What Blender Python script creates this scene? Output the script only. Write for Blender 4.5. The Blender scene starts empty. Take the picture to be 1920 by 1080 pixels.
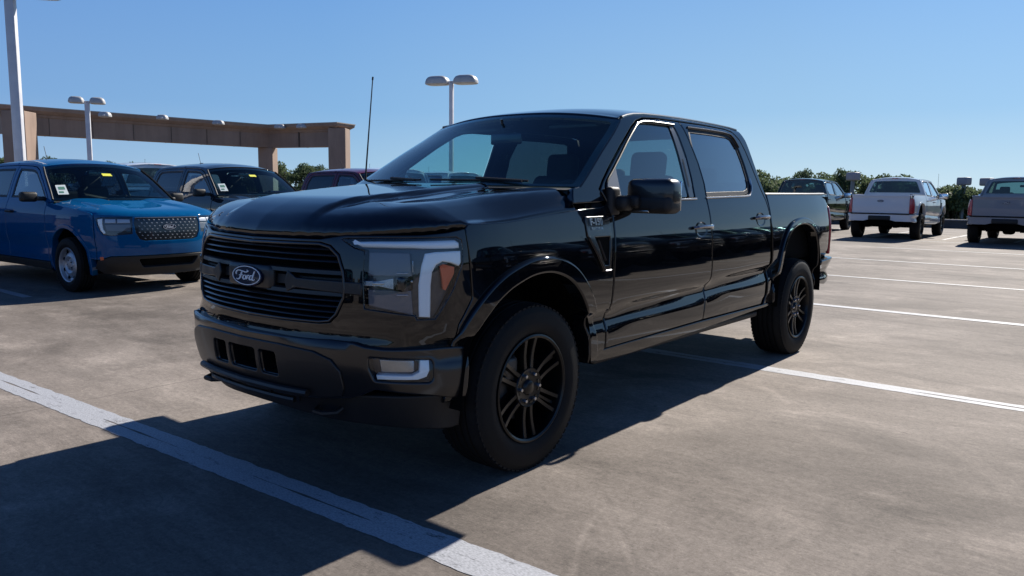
import bpy, bmesh, math, random, bisect
from mathutils import Vector, Matrix
from mathutils.geometry import delaunay_2d_cdt
random.seed(7)
C=bpy.context.scene.collection
R=math.radians
PI=math.pi
# ---------------------------------------------------------------- camera, sky, sun, exposure
CAM=(2.86734601,3.18205922,1.34209588); YAW,PITCH,ROLL,FPX=3.8265496734,0.12395971139,0.0131335344,1437.5066812920
_f=Vector((math.cos(YAW)*math.cos(PITCH),math.sin(YAW)*math.cos(PITCH),-math.sin(PITCH)))
_r=_f.cross(Vector((0,0,1))).normalized(); _u=_r.cross(_f)
_c,_s=math.cos(ROLL),math.sin(ROLL)
_R,_U=_c*_r+_s*_u,-_s*_r+_c*_u
cam=bpy.data.cameras.new('camera'); co=bpy.data.objects.new('camera',cam); C.objects.link(co)
cam.sensor_width=36; cam.lens=FPX*36/1920; cam.clip_start=.05; cam.clip_end=5000
m=Matrix.Identity(4)
for i,v in enumerate((_R,_U,-_f)):
    for j in range(3): m[j][i]=v[j]
for j in range(3): m[j][3]=CAM[j]
co.matrix_world=m
sc=bpy.context.scene; sc.camera=co
SUN_EL,SUN_AZ=R(36),0.006
sc.view_settings.view_transform='Standard'; sc.view_settings.look='None'
EXPOSURE=0.7; sc.view_settings.exposure=EXPOSURE; sc.view_settings.gamma=1
W=bpy.data.worlds.new("World"); sc.world=W; W.use_nodes=True
nt=W.node_tree; bg=nt.nodes['Background']; N_=nt.nodes; L_=nt.links
# clear sky: deep blue overhead, paler toward the horizon and toward the sun's side
tc=N_.new('ShaderNodeTexCoord'); sx_=N_.new('ShaderNodeSeparateXYZ'); L_.new(tc.outputs['Generated'],sx_.inputs[0])
rp=N_.new('ShaderNodeValToRGB'); L_.new(sx_.outputs['Z'],rp.inputs[0]); cr_=rp.color_ramp
cr_.elements[0].position=0; cr_.elements[0].color=(.50,.67,.80,1); cr_.elements[1].position=1; cr_.elements[1].color=(.016,.048,.15,1)
for p_,c_ in ((.04,(.40,.595,.78,1)),(.10,(.28,.495,.765,1)),(.23,(.20,.40,.74,1)),(.42,(.10,.24,.54,1)),(.68,(.035,.10,.28,1))):
    e_=cr_.elements.new(p_); e_.color=c_
dt=N_.new('ShaderNodeVectorMath'); dt.operation='DOT_PRODUCT'; L_.new(tc.outputs['Generated'],dt.inputs[0]); dt.inputs[1].default_value=(-.95,0,.31)
rs=N_.new('ShaderNodeValToRGB'); L_.new(dt.outputs['Value'],rs.inputs[0]); q_=rs.color_ramp
q_.elements[0].position=0; q_.elements[0].color=(.50,.58,.70,1); q_.elements[1].position=1; q_.elements[1].color=(1.0,.95,.90,1)
for p_,c_ in ((.30,(.56,.60,.68,1)),(.62,(.65,.70,.74,1)),(.93,(.93,.88,.82,1))):
    e_=q_.elements.new(p_); e_.color=c_
mx_=N_.new('ShaderNodeMix'); mx_.data_type='RGBA'; mx_.blend_type='MULTIPLY'; mx_.inputs['Factor'].default_value=1
L_.new(rp.outputs[0],mx_.inputs['A']); L_.new(rs.outputs[0],mx_.inputs['B']); L_.new(mx_.outputs['Result'],bg.inputs[0]); bg.inputs[1].default_value=.83
sl=bpy.data.lights.new('sun','SUN'); sl.energy=5.0; sl.angle=R(.53); sl.color=(1,.94,.86)
so=bpy.data.objects.new('sun',sl); C.objects.link(so); so.location=(-20,0,25)
sd=Vector((-math.cos(SUN_EL)*math.cos(SUN_AZ),-math.cos(SUN_EL)*math.sin(SUN_AZ),math.sin(SUN_EL)))
so.rotation_euler=sd.to_track_quat('Z','Y').to_euler()

# ---------------------------------------------------------------- helpers
def tag(o,label=None,cat=None,group=None,kind=None):
    if label:o['label']=label
    if cat:o['category']=cat
    if group:o['group']=group
    if kind:o['kind']=kind
    return o
def thing(name,label,cat,loc=(0,0,0),rz=0,group=None):
    o=bpy.data.objects.new(name,None); C.objects.link(o); o.location=loc; o.rotation_euler=(0,0,rz)
    o.empty_display_size=.2
    return tag(o,label,cat,group)
class MB:
    def __init__(s): s.v=[];s.f=[];s.n=[];s.m=[]
    def add(s,v,f,n=None,mi=0):
        b=len(s.v); s.v+=[tuple(p) for p in v]
        s.n+=list(n) if n is not None else [None]*len(v)
        s.f+=[tuple(i+b for i in q) for q in f]; s.m+=[mi]*len(f); return s
    def box(s,x0,x1,y0,y1,z0,z1,mi=0):
        v=[(x,y,z) for x in (x0,x1) for y in (y0,y1) for z in (z0,z1)]
        return s.add(v,[(0,1,3,2),(4,6,7,5),(0,4,5,1),(2,3,7,6),(0,2,6,4),(1,5,7,3)],mi=mi)
    def rbox(s,c,d,r=.02,seg=3,rot=None,mi=0,taper=None):
        bm=bmesh.new(); bmesh.ops.create_cube(bm,size=1)
        for q in bm.verts:
            q.co=Vector((q.co.x*d[0],q.co.y*d[1],q.co.z*d[2]))
            if taper:
                k=1+(taper-1)*(q.co.z/d[2]+.5); q.co.x*=k; q.co.y*=k
        bmesh.ops.bevel(bm,geom=bm.edges[:],offset=min(r,min(d)*.49),segments=seg,profile=.5,affect='EDGES')
        M=Matrix.Translation(c)@(rot.to_4x4() if rot else Matrix.Identity(4))
        bm.verts.index_update()
        s.add([M@q.co for q in bm.verts],[[w.index for w in f.verts] for f in bm.faces],mi=mi); bm.free(); return s
    def tube(s,pts,r,seg=10,cap=True,mi=0,close=False,flat=1.0):
        pts=[Vector(p) for p in pts]; rr=r if isinstance(r,(list,tuple)) else [r]*len(pts)
        n=len(pts); v=[];f=[]; up=None
        for i,p in enumerate(pts):
            if close: t=(pts[(i+1)%n]-pts[i-1]).normalized()
            else: t=(pts[min(i+1,n-1)]-pts[max(i-1,0)]).normalized()
            if up is None:
                up=Vector((0,0,1)) if abs(t.z)<.9 else Vector((1,0,0))
            a=(up-t*up.dot(t)).normalized(); up=a; b=t.cross(a)
            for k in range(seg):
                q=2*PI*k/seg; v.append(p+rr[i]*(a*math.cos(q)*flat+b*math.sin(q)))
        for i in range(n if close else n-1):
            j=(i+1)%n
            for k in range(seg):
                k2=(k+1)%seg; f.append((i*seg+k,j*seg+k,j*seg+k2,i*seg+k2))
        if cap and not close: f+=[tuple(range(seg)),tuple((n-1)*seg+k for k in reversed(range(seg)))]
        return s.add(v,f,mi=mi)
    def lathe(s,prof,c=(0,0,0),seg=48,mi=0,axis='y'):
        # prof: (radius, axial) pairs, open
        v=[];f=[];n=len(prof)
        for k in range(seg):
            q=2*PI*k/seg
            for r,a in prof:
                if axis=='y': v.append((c[0]+r*math.cos(q),c[1]+a,c[2]+r*math.sin(q)))
                elif axis=='z': v.append((c[0]+r*math.cos(q),c[1]+r*math.sin(q),c[2]+a))
                else: v.append((c[0]+a,c[1]+r*math.cos(q),c[2]+r*math.sin(q)))
        for k in range(seg):
            k2=(k+1)%seg
            for i in range(n-1): f.append((k*n+i,k*n+i+1,k2*n+i+1,k2*n+i))
        return s.add(v,f,mi=mi)
    def prism(s,poly,fm,d0,d1,mi=0):
        # polygon in (u,v), fm(u,v,d)->3d, thickness d0..d1
        n=len(poly); v=[fm(a,b,d0) for a,b in poly]+[fm(a,b,d1) for a,b in poly]
        f=[tuple(range(n)),tuple(reversed(range(n,2*n)))]+[(i,(i+1)%n,n+(i+1)%n,n+i) for i in range(n)]
        return s.add(v,f,mi=mi)
    def grid(s,fn,nu,nv,mi=0,norm=None):
        v=[];nn=[]
        for i in range(nu+1):
            for j in range(nv+1):
                a,b=i/nu,j/nv; v.append(fn(a,b))
                if norm:nn.append(norm(a,b))
        f=[(i*(nv+1)+j,(i+1)*(nv+1)+j,(i+1)*(nv+1)+j+1,i*(nv+1)+j+1) for i in range(nu) for j in range(nv)]
        return s.add(v,f,nn if norm else None,mi)
    def mirrored(s):
        o=MB(); o.v=[(x,-y,z) for x,y,z in s.v]; o.f=[tuple(reversed(q)) for q in s.f]; o.m=list(s.m)
        o.n=[None if n is None else (n[0],-n[1],n[2]) for n in s.n]; return o
    def xf(s,M,b=0):
        for i in range(b,len(s.v)): s.v[i]=tuple(M@Vector(s.v[i]))
        return s
    def build(s,name,mats,parent=None,angle=32,fixn=True):
        me=bpy.data.meshes.new(name); me.from_pydata(s.v,[],s.f)
        if not isinstance(mats,(list,tuple)): mats=[mats]
        for mt in mats: me.materials.append(mt)
        me.polygons.foreach_set('material_index',s.m); me.polygons.foreach_set('use_smooth',[True]*len(s.f))
        has=any(n is not None for n in s.n)
        if not has and fixn:
            bm=bmesh.new(); bm.from_mesh(me); bmesh.ops.recalc_face_normals(bm,faces=bm.faces[:]); bm.to_mesh(me); bm.free()
        me.set_sharp_from_angle(angle=R(angle)) if not has else None
        me.update()
        if has:
            vn=[tuple(v.normal) if s.n[i] is None else s.n[i] for i,v in enumerate(me.vertices)]
            me.normals_split_custom_set_from_vertices(vn)
        o=bpy.data.objects.new(name,me); C.objects.link(o)
        if parent: o.parent=parent
        return o
def both(mb,name,mats,parent,lst=None,**k):
    if not isinstance(parent,bpy.types.Object): raise ValueError(name)
    a=mb.build(name,mats,parent,**k)
    pr=parent
    b=mb.mirrored().build(name,mats,pr,**k); return a,b

def inside(p,poly):
    x,y=p;c=False;n=len(poly);j=n-1
    for i in range(n):
        xi,yi=poly[i];xj,yj=poly[j]
        if (yi>y)!=(yj>y) and x<(xj-xi)*(y-yi)/(yj-yi)+xi: c=not c
        j=i
    return c
def area(p): return .5*sum(p[i-1][0]*p[i][1]-p[i][0]*p[i-1][1] for i in range(len(p)))
def dens(poly,step):
    o=[]
    for i in range(len(poly)):
        a,b=poly[i],poly[(i+1)%len(poly)]; l=math.hypot(b[0]-a[0],b[1]-a[1]); k=max(1,int(l/step+.5))
        for j in range(k): o.append((a[0]+(b[0]-a[0])*j/k,a[1]+(b[1]-a[1])*j/k))
    return o
def rnd(poly,r,seg=4,only=None):
    """round corners of a polygon"""
    o=[];n=len(poly)
    for i in range(n):
        a,b,c=poly[i-1],poly[i],poly[(i+1)%n]
        if only is not None and i not in only: o.append(b);continue
        la=math.hypot(a[0]-b[0],a[1]-b[1]);lc=math.hypot(c[0]-b[0],c[1]-b[1]);q=min(r,la*.45,lc*.45)
        p0=(b[0]+(a[0]-b[0])*q/la,b[1]+(a[1]-b[1])*q/la);p1=(b[0]+(c[0]-b[0])*q/lc,b[1]+(c[1]-b[1])*q/lc)
        for k in range(seg+1):
            t=k/seg;o.append(tuple((1-t)**2*p0[d]+2*t*(1-t)*b[d]+t*t*p1[d] for d in (0,1)))
    return o
def clean(p,e=1e-4):
    o=[]
    for q in p:
        if not o or math.hypot(q[0]-o[-1][0],q[1]-o[-1][1])>e:o.append(q)
    if math.hypot(o[0][0]-o[-1][0],o[0][1]-o[-1][1])<e:o.pop()
    return o
def inset(p,d):
    """move vertices toward the inside (p is CCW) by d"""
    n=len(p);o=[]
    for i in range(n):
        a,b,c=p[i-1],p[i],p[(i+1)%n]
        e1=(b[0]-a[0],b[1]-a[1]);e2=(c[0]-b[0],c[1]-b[1]);l1=math.hypot(*e1);l2=math.hypot(*e2)
        n1=(-e1[1]/l1,e1[0]/l1);n2=(-e2[1]/l2,e2[0]/l2);m=(n1[0]+n2[0],n1[1]+n2[1]);k=max(.35,(m[0]**2+m[1]**2)/2)
        o.append((b[0]+m[0]*d/k,b[1]+m[1]*d/k))
    return o
def panel(outer,fm,res=.04,lip=.006,thick=.02,holes=(),off=0,mb=None,mi=0,seg=3,bend=1.0):
    """sheet-metal panel: polygon in (u,v) on surface fm(u,v,off), rolled edges, exact normals"""
    mb=mb or MB()
    V=[];N=[];F=[]
    def P(u,v,d=0): return Vector(fm(u,v,off+d))
    def nrm(u,v):
        e=.003;a=P(u+e,v)-P(u-e,v);b=P(u,v+e)-P(u,v-e);n=a.cross(b)
        if n.length<1e-12: n=P(u,v,.01)-P(u,v)
        n.normalize()
        if n.dot(P(u,v,.01)-P(u,v))<0:n=-n
        return n
    loops=[];innerloops=[]
    for li,poly in enumerate([outer]+list(holes)):
        poly=clean(poly)
        if area(poly)<0: poly=poly[::-1]
        sgn=1 if li==0 else -1
        poly=clean(dens(poly,res*.6),2e-4)
        ths=[PI/2*k/seg for k in range(seg+1)]   # 0 = top .. 90 = side
        rings=[]
        base=[(q,nrm(*q)) for q in poly]
        ins1=inset(poly,sgn*.002)
        outs=[]
        for (q,nn),q1 in zip(base,ins1):
            o=(P(*q)-P(*q1)); o=o-nn*o.dot(nn); outs.append(o.normalized() if o.length>1e-9 else nn)
        if lip>0:
            for th in ths:
                ip=inset(poly,sgn*lip*(1-math.sin(th)))
                ring=[]
                for k,q in enumerate(ip):
                    ring.append(len(V)); V.append(P(*q)-base[k][1]*lip*bend*(1-math.cos(th))); N.append((base[k][1]*math.cos(th)+outs[k]*math.sin(th)).normalized())
                rings.append(ring)
                if th==0: inn=ip
        else:
            ring=list(range(len(V),len(V)+len(poly))); V+=[P(*q) for q in poly]; N+=[b[1] for b in base]; rings.append(ring); inn=poly
        if thick>0:
            ring=[]
            if lip<=0:
                r0=list(range(len(V),len(V)+len(poly))); V+=[P(*q) for q in poly]; N+=outs; rings.append(r0); gap=True
            for k,q in enumerate(poly):
                ring.append(len(V)); V.append(P(*q)-base[k][1]*(lip+thick)); N.append(outs[k])
            rings.append(ring)
        n=len(poly)
        for ri,(r0,r1) in enumerate(zip(rings,rings[1:])):
            if lip<=0 and ri==0: continue
            for k in range(n): F.append((r0[k],r0[(k+1)%n],r1[(k+1)%n],r1[k]))
        loops.append((inn,rings[0]))
    # interior
    pts=[];idx=[];edges=[]
    for inn,ring in loops:
        b=len(pts); pts+=inn; idx+=ring; n=len(inn); edges+=[(b+k,b+(k+1)%n) for k in range(n)]
    o=loops[0][0]; xs=[q[0] for q in o];ys=[q[1] for q in o]
    nx=max(1,int((max(xs)-min(xs))/res));ny=max(1,int((max(ys)-min(ys))/res))
    bd=set()
    g=res*.45
    for q in pts: bd.add((round(q[0]/g),round(q[1]/g)))
    for i in range(1,nx):
        for j in range(1,ny):
            q=(min(xs)+(max(xs)-min(xs))*i/nx,min(ys)+(max(ys)-min(ys))*j/ny)
            k=(round(q[0]/g),round(q[1]/g))
            if k in bd: continue
            if inside(q,o) and not any(inside(q,h[0]) for h in loops[1:]):
                pts.append(q);idx.append(len(V));V.append(P(*q));N.append(nrm(*q))
    rv,re,rf,ov,oe,of=delaunay_2d_cdt([Vector(q) for q in pts],edges,[],0,1e-6)
    vm=[]
    for i,l in enumerate(ov):
        if l: vm.append(idx[l[0]])
        else: q=rv[i]; vm.append(len(V)); V.append(P(q.x,q.y)); N.append(nrm(q.x,q.y))
    for t in rf:
        cx=sum(rv[i].x for i in t)/len(t);cy=sum(rv[i].y for i in t)/len(t)
        if inside((cx,cy),o) and not any(inside((cx,cy),h[0]) for h in loops[1:]): F.append(tuple(vm[i] for i in t))
    F2=[]
    for t in F:
        a,b,c=V[t[0]],V[t[1]],V[t[2]]; n=(b-a).cross(c-a); s=sum((N[i] for i in t),Vector())
        F2.append(t if n.dot(s)>=0 else tuple(reversed(t)))
    return mb.add(V,F2,[tuple(n) for n in N],mi)
def text_mb(s,size,depth,fm,sp=1.0,bold=0.0,mb=None,mi=0):
    """lettering centred on (0,0) in the plane, mapped by fm(u,v,d)"""
    cu=bpy.data.curves.new('lettering','FONT'); cu.body=s; cu.size=size; cu.extrude=depth; cu.align_x='CENTER'; cu.align_y='CENTER'; cu.space_character=sp; cu.offset=bold
    cu.resolution_u=3
    o=bpy.data.objects.new('lettering',cu); C.objects.link(o); dg=bpy.context.evaluated_depsgraph_get(); e=o.evaluated_get(dg); me=e.to_mesh()
    v=[fm(q.co.x,q.co.y,q.co.z) for q in me.vertices]; f=[tuple(p.vertices) for p in me.polygons]
    e.to_mesh_clear(); bpy.data.objects.remove(o); bpy.data.curves.remove(cu)
    mb=mb or MB(); return mb.add(v,f,mi=mi)
def stroke(pts,w,fm,d0,d1,mb,mi=0,n=6):
    pts=cr(pts,n) if len(pts)>2 else list(pts)
    L=[];Rr=[];k=len(pts)
    for i,p in enumerate(pts):
        a=pts[max(0,i-1)];b=pts[min(k-1,i+1)];dx,dy=b[0]-a[0],b[1]-a[1];l=math.hypot(dx,dy) or 1
        ww=w*(.55+.45*math.sin(PI*min(1,max(0,(i+.6)/(k+.2)))))
        L.append((p[0]-dy/l*ww,p[1]+dx/l*ww));Rr.append((p[0]+dy/l*ww,p[1]-dx/l*ww))
    for i in range(k-1):
        q=[L[i],L[i+1],Rr[i+1],Rr[i]]
        mb.add([fm(a,b,d1) for a,b in q]+[fm(a,b,d0) for a,b in q],[(0,1,2,3),(0,4,5,1),(3,2,6,7)],mi=mi)
    return mb
SKIP={'wheel_nut','keypad','wiper','sun_visor','grab_handle','reflector_panel','brake_disc','handle_cup'}
def copy_tree(o,parent=None,sub=None):
    c=o.copy(); C.objects.link(c)
    if parent: c.parent=parent
    if sub and c.type=='MESH':
        for i,s in enumerate(c.material_slots):
            if s.material and s.material.name in sub:
                mt=sub[s.material.name]; s.link='OBJECT'; s.material=mt
    for ch in o.children:
        if ch.name.split('.')[0] not in SKIP: copy_tree(ch,c,sub)
    return c
def cr(pts,n=12):
    P=[tuple(2*a-b for a,b in zip(pts[0],pts[1]))]+list(pts)+[tuple(2*a-b for a,b in zip(pts[-1],pts[-2]))];out=[]
    for i in range(1,len(P)-2):
        p0,p1,p2,p3=P[i-1:i+3]
        for k in range(n):
            t=k/n
            out.append(tuple(.5*(2*b+(c-a)*t+(2*a-5*b+4*c-d)*t*t+(3*b-a-3*c+d)*t**3) for a,b,c,d in zip(p0,p1,p2,p3)))
    out.append(tuple(pts[-1]));return out
def interp(tab,x):
    n=len(tab)
    if x<=tab[0][0]:return tab[0][1]
    if x>=tab[-1][0]:return tab[-1][1]
    lo=0
    while tab[lo+1][0]<x:lo+=1
    def sl(i):return (tab[i+1][1]-tab[i][1])/(tab[i+1][0]-tab[i][0])
    def mm(i):
        if i==0:return sl(0)
        if i==n-1:return sl(n-2)
        a,b=sl(i-1),sl(i)
        return 0 if a*b<=0 else 2*a*b/(a+b)
    h=tab[lo+1][0]-tab[lo][0];t=(x-tab[lo][0])/h
    return ((2*t**3-3*t*t+1)*tab[lo][1]+(t**3-2*t*t+t)*h*mm(lo)+(-2*t**3+3*t*t)*tab[lo+1][1]+(t**3-t*t)*h*mm(lo+1))
def sstep(a,b,x):
    t=max(0,min(1,(x-a)/(b-a)));return t*t*(3-2*t)
class Shell:
    """vehicle skin: a plan outline from nose centre round the side to tail centre, plus offsets by height"""
    def __init__(S,OUT,DS,DF,DR=None,extra=None,re=None):
        S.re=re;S.sh=re[-1][0]-re[-1][1] if re else 0
        S.c=cr(OUT,24);S.s=[0];S.DS,S.DF,S.DR=DS,DF,DR;S.extra=extra
        for a,b in zip(S.c,S.c[1:]):S.s.append(S.s[-1]+math.hypot(b[0]-a[0],b[1]-a[1]))
        S.max=S.s[-1]+S.sh
        # monotone x->s table along the side
        S.xs=[];
        for (x,y),s in zip(S.c,S.s):
            if not S.xs or x<S.xs[-1][0]: S.xs.append((x,s))
        S.kx=[-a[0] for a in S.xs]
    def at(S,s):
        if S.re: s=s-S.re[-1][0]+S.re[-1][1] if s>=S.re[-1][0] else interp(S.re,s)
        s=max(0,min(S.s[-1],s));i=min(len(S.s)-2,max(0,bisect.bisect_right(S.s,s)-1));t=(s-S.s[i])/(S.s[i+1]-S.s[i])
        a,b=S.c[i],S.c[i+1];return a[0]+(b[0]-a[0])*t,a[1]+(b[1]-a[1])*t
    def outl(S,s):
        x,y=S.at(s);a=S.at(s-.03);b=S.at(s+.03);dx,dy=b[0]-a[0],b[1]-a[1];l=math.hypot(dx,dy);return x,y,dy/l,-dx/l
    def M(S,s,z,off=0):
        if s<0:
            q=S.M(-s,z,off);return (q[0],-q[1],q[2])
        x,y,nx,ny=S.outl(s);w=sstep(.35,.95,nx);wr=sstep(.4,.95,-nx)
        ds=interp(S.DS,z)
        d=w*interp(S.DF,z)+(1-w)*ds*(1-wr)+(wr*interp(S.DR,z) if S.DR else 0)+off
        if S.extra: d+=S.extra(x,y,z)*(1-w)*(1-wr)
        return (x+nx*d,y+ny*d,z)
    def sx(S,x):
        i=bisect.bisect_left(S.kx,-x);i=max(1,min(len(S.kx)-1,i))
        (x0,s0),(x1,s1)=S.xs[i-1],S.xs[i];return s0+(s1-s0)*(x-x0)/(x1-x0)+S.sh
    def side(S,x,z,off=0): return S.M(S.sx(x),z,off)
# ---------------------------------------------------------------- materials
def mat(name,col=(.5,.5,.5),rough=.5,metal=0,coat=0,spec=.5,coatr=.03,**k):
    m=bpy.data.materials.new(name);m.use_nodes=True;b=m.node_tree.nodes['Principled BSDF']
    b.inputs['Base Color'].default_value=(*col,1);b.inputs['Roughness'].default_value=rough;b.inputs['Metallic'].default_value=metal
    b.inputs['Coat Weight'].default_value=coat;b.inputs['Coat Roughness'].default_value=coatr;b.inputs['Specular IOR Level'].default_value=spec
    for a,v in k.items(): b.inputs[a.replace('_',' ')].default_value=v
    return m
def noise_mat(name,c1,c2,scale=5,rough=(.5,.7),bump=0,bscale=40,metal=0,coat=0,detail=6,stretch=(1,1,1)):
    m=mat(name,c1,rough[0],metal,coat);nt=m.node_tree;N=nt.nodes;L=nt.links;b=N['Principled BSDF']
    tc=N.new('ShaderNodeTexCoord');mp=N.new('ShaderNodeMapping');mp.inputs['Scale'].default_value=stretch;L.new(tc.outputs['Object'],mp.inputs[0])
    n=N.new('ShaderNodeTexNoise');n.inputs['Scale'].default_value=scale;n.inputs['Detail'].default_value=detail;L.new(mp.outputs[0],n.inputs[0])
    r=N.new('ShaderNodeValToRGB');r.color_ramp.elements[0].position=.35;r.color_ramp.elements[1].position=.65
    r.color_ramp.elements[0].color=(*c1,1);r.color_ramp.elements[1].color=(*c2,1);L.new(n.outputs[0],r.inputs[0]);L.new(r.outputs[0],b.inputs['Base Color'])
    mr=N.new('ShaderNodeMapRange');mr.inputs['To Min'].default_value=rough[0];mr.inputs['To Max'].default_value=rough[1];L.new(n.outputs[0],mr.inputs[0]);L.new(mr.outputs[0],b.inputs['Roughness'])
    if bump:
        n2=N.new('ShaderNodeTexNoise');n2.inputs['Scale'].default_value=bscale;n2.inputs['Detail'].default_value=4;L.new(mp.outputs[0],n2.inputs[0])
        bp=N.new('ShaderNodeBump');bp.inputs['Strength'].default_value=bump;bp.inputs['Distance'].default_value=.01;L.new(n2.outputs[0],bp.inputs['Height']);L.new(bp.outputs[0],b.inputs['Normal'])
    return m
def paint(name,col,flake=.0,metal=0.0,rough=.35):
    """car paint: coloured base with fine dust, clear coat on top"""
    m=mat(name,col,rough,metal,1.0,coatr=.025,spec=0.0);nt=m.node_tree;N=nt.nodes;L=nt.links;b=N['Principled BSDF']
    tc=N.new('ShaderNodeTexCoord');n=N.new('ShaderNodeTexNoise');n.inputs['Scale'].default_value=1.7;n.inputs['Detail'].default_value=8;L.new(tc.outputs['Object'],n.inputs[0])
    mr=N.new('ShaderNodeMapRange');mr.inputs['From Min'].default_value=.35;mr.inputs['From Max'].default_value=.7;mr.inputs['To Min'].default_value=.018;mr.inputs['To Max'].default_value=.05
    L.new(n.outputs[0],mr.inputs[0]);L.new(mr.outputs[0],b.inputs['Coat Roughness'])
    mx=N.new('ShaderNodeMix');mx.data_type='RGBA';mx.inputs['A'].default_value=(*col,1);mx.inputs['B'].default_value=(col[0]*.96+.0035,col[1]*.96+.0034,col[2]*.96+.0032,1);L.new(n.outputs[0],mx.inputs['Factor']);L.new(mx.outputs['Result'],b.inputs['Base Color'])
    return m
def glass(name,tint,refl=1.0,rough=0.0,ior=1.52,k=1.2):
    """thin pane: tinted see-through plus Fresnel mirror"""
    m=bpy.data.materials.new(name);m.use_nodes=True;nt=m.node_tree;N=nt.nodes;L=nt.links
    for n in list(N):
        if n.type!='OUTPUT_MATERIAL':N.remove(n)
    out=N['Material Output'];t=N.new('ShaderNodeBsdfTransparent');t.inputs[0].default_value=(*tint,1);g=N.new('ShaderNodeBsdfGlossy');g.inputs['Roughness'].default_value=rough
    g.inputs['Color'].default_value=(refl,refl,refl,1)
    fr=N.new('ShaderNodeFresnel');fr.inputs[0].default_value=ior;mx=N.new('ShaderNodeMixShader')
    ge=N.new('ShaderNodeNewGeometry');mi_=N.new('ShaderNodeMapRange');mi_.inputs['To Min'].default_value=ior;mi_.inputs['To Max'].default_value=1/ior;L.new(ge.outputs['Backfacing'],mi_.inputs[0]);L.new(mi_.outputs[0],fr.inputs[0])
    ml=N.new('ShaderNodeMath');ml.operation='MULTIPLY';ml.inputs[1].default_value=k;ml.use_clamp=True
    L.new(fr.outputs[0],ml.inputs[0]);L.new(ml.outputs[0],mx.inputs[0]);L.new(t.outputs[0],mx.inputs[1]);L.new(g.outputs[0],mx.inputs[2]);L.new(mx.outputs[0],out.inputs[0]);return m
BLACK=paint('black_paint',(.0018,.0026,.0042))
BLACK.node_tree.nodes['Principled BSDF'].inputs['Coat IOR'].default_value=1.62
GLOSSBLK=mat('gloss_black',(.004,.004,.005),.25,0,.7,coatr=.08)
DARKGLOSS=mat('dark_grey_gloss',(.011,.011,.013),.30,0,.5,coatr=.1)
PLASTIC=noise_mat('black_plastic',(.005,.005,.0055),(.0075,.0075,.008),9,(.5,.65),.12,220)
UNDER=noise_mat('underbody_black',(.002,.002,.002),(.004,.004,.0035),6,(.8,.95))
UNDER.node_tree.nodes['Principled BSDF'].inputs['Specular IOR Level'].default_value=.08
RUBBER=noise_mat('tyre_rubber',(.006,.006,.0065),(.0105,.0105,.0105),7,(.62,.8),.08,90)
RUBBER.node_tree.nodes['Principled BSDF'].inputs['Specular IOR Level'].default_value=.22
WHEELBLK=mat('black_wheel_enamel',(.0018,.0018,.0022),.32,0,.15,coatr=.1,spec=.35)
STEEL=mat('bright_steel',(.55,.56,.58),.25,1)
SILVER=noise_mat('silver_wheel',(.42,.43,.45),(.5,.51,.53),8,(.35,.5),metal=.7)
BRAKE=mat('brake_iron',(.10,.095,.09),.5,.8)
CHROME=mat('chrome_trim',(.5,.48,.46),.22,1)
INT=noise_mat('cabin_black',(.012,.012,.013),(.018,.018,.019),10,(.7,.85))
WS=glass('windscreen_glass',(.58,.84,.84),.9,k=1.0)
SG=glass('side_glass',(.50,.70,.74),1.0,k=1.9)
PG=glass('privacy_glass',(.05,.07,.085),1.0,k=2.3)
CLEAR=glass('lamp_lens',(.95,.96,.97),1.0)
LAMPDARK=mat('lamp_housing',(.035,.038,.045),.35,.3,.5)
LAMPPANEL=mat('lamp_reflector_grey',(.10,.11,.13),.45,.2,.6)
DRL=mat('light_guide_white',(.80,.90,.93),.3,0,.6,Subsurface_Weight=0)
AMBER=mat('amber_reflector',(.60,.10,.03),.3,0,.5)
REDLENS=mat('red_lens',(.38,.018,.03),.2,0,1)
BADGEBLUE=mat('badge_blue',(.004,.007,.026),.35,0,.15,spec=.2)
BADGEWHT=mat('badge_white',(.86,.88,.9),.3,.2,.3)
BADGETXT=mat('badge_letters',(.35,.42,.46),.3,.6)
YEL=mat('yellow_sticker',(.62,.62,.04),.6)
STK=mat('white_sticker',(.62,.68,.66),.6)
STKG=mat('green_print',(.08,.22,.16),.6)
TRIMTOP=mat('chrome_trim_dimmed',(.06,.058,.055),.32,1)  # darker copy of the chrome trim, its colour tones down the sun highlight
MIRROR=mat('mirror_glass',(.8,.82,.85),.02,1)

# ---------------------------------------------------------------- full-size pickup
OUT=[(0.925,0),(0.905,.3),(0.845,.55),(0.75,.75),(0.65,.87),(0.52,.948),(0.3,.985),(-.1,.99),(-.8,.985),(-1.6,.982),(-2.4,.98),(-3.2,.972),(-4.0,.955),(-4.4,.938),(-4.62,.918),(-4.73,.875),(-4.775,.78),(-4.785,.5),(-4.79,0)]
DS=[(.30,-.07),(.42,-.05),(.50,-.030),(.58,-.030),(.66,-.052),(.674,-.051),(.728,-.010),(.765,-.004),(.82,-.001),(.92,0),(1.02,0),(1.1,-.006),(1.2,-.022),(1.3,-.050),(1.36,-.072),(1.5,-.122),(1.65,-.178),(1.76,-.225),(1.81,-.255),(1.845,-.29),(1.87,-.34)]
DF=[(.30,-.10),(.45,-.04),(.6,-.01),(.705,-.006),(.735,-.022),(.80,-.016),(1.0,-.027),(1.13,-.047),(1.2,-.08),(1.3,-.2)]
DR=[(.5,-.02),(.8,0),(1.2,-.005),(1.37,-.02),(1.9,-.1)]
def door_crease(x,y,z):
    # the side crease runs uphill toward the rear
    return 0
RE=[(0,0),(.168,.159),(.348,.328),(.491,.461),(.609,.568),(.739,.689),(.883,.831),(.977,.928),(1.09,1.037),(1.188,1.127),(1.246,1.181)]
FS=Shell(OUT,[(a,b) for a,b in DS],DF,DR,re=RE)
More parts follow.
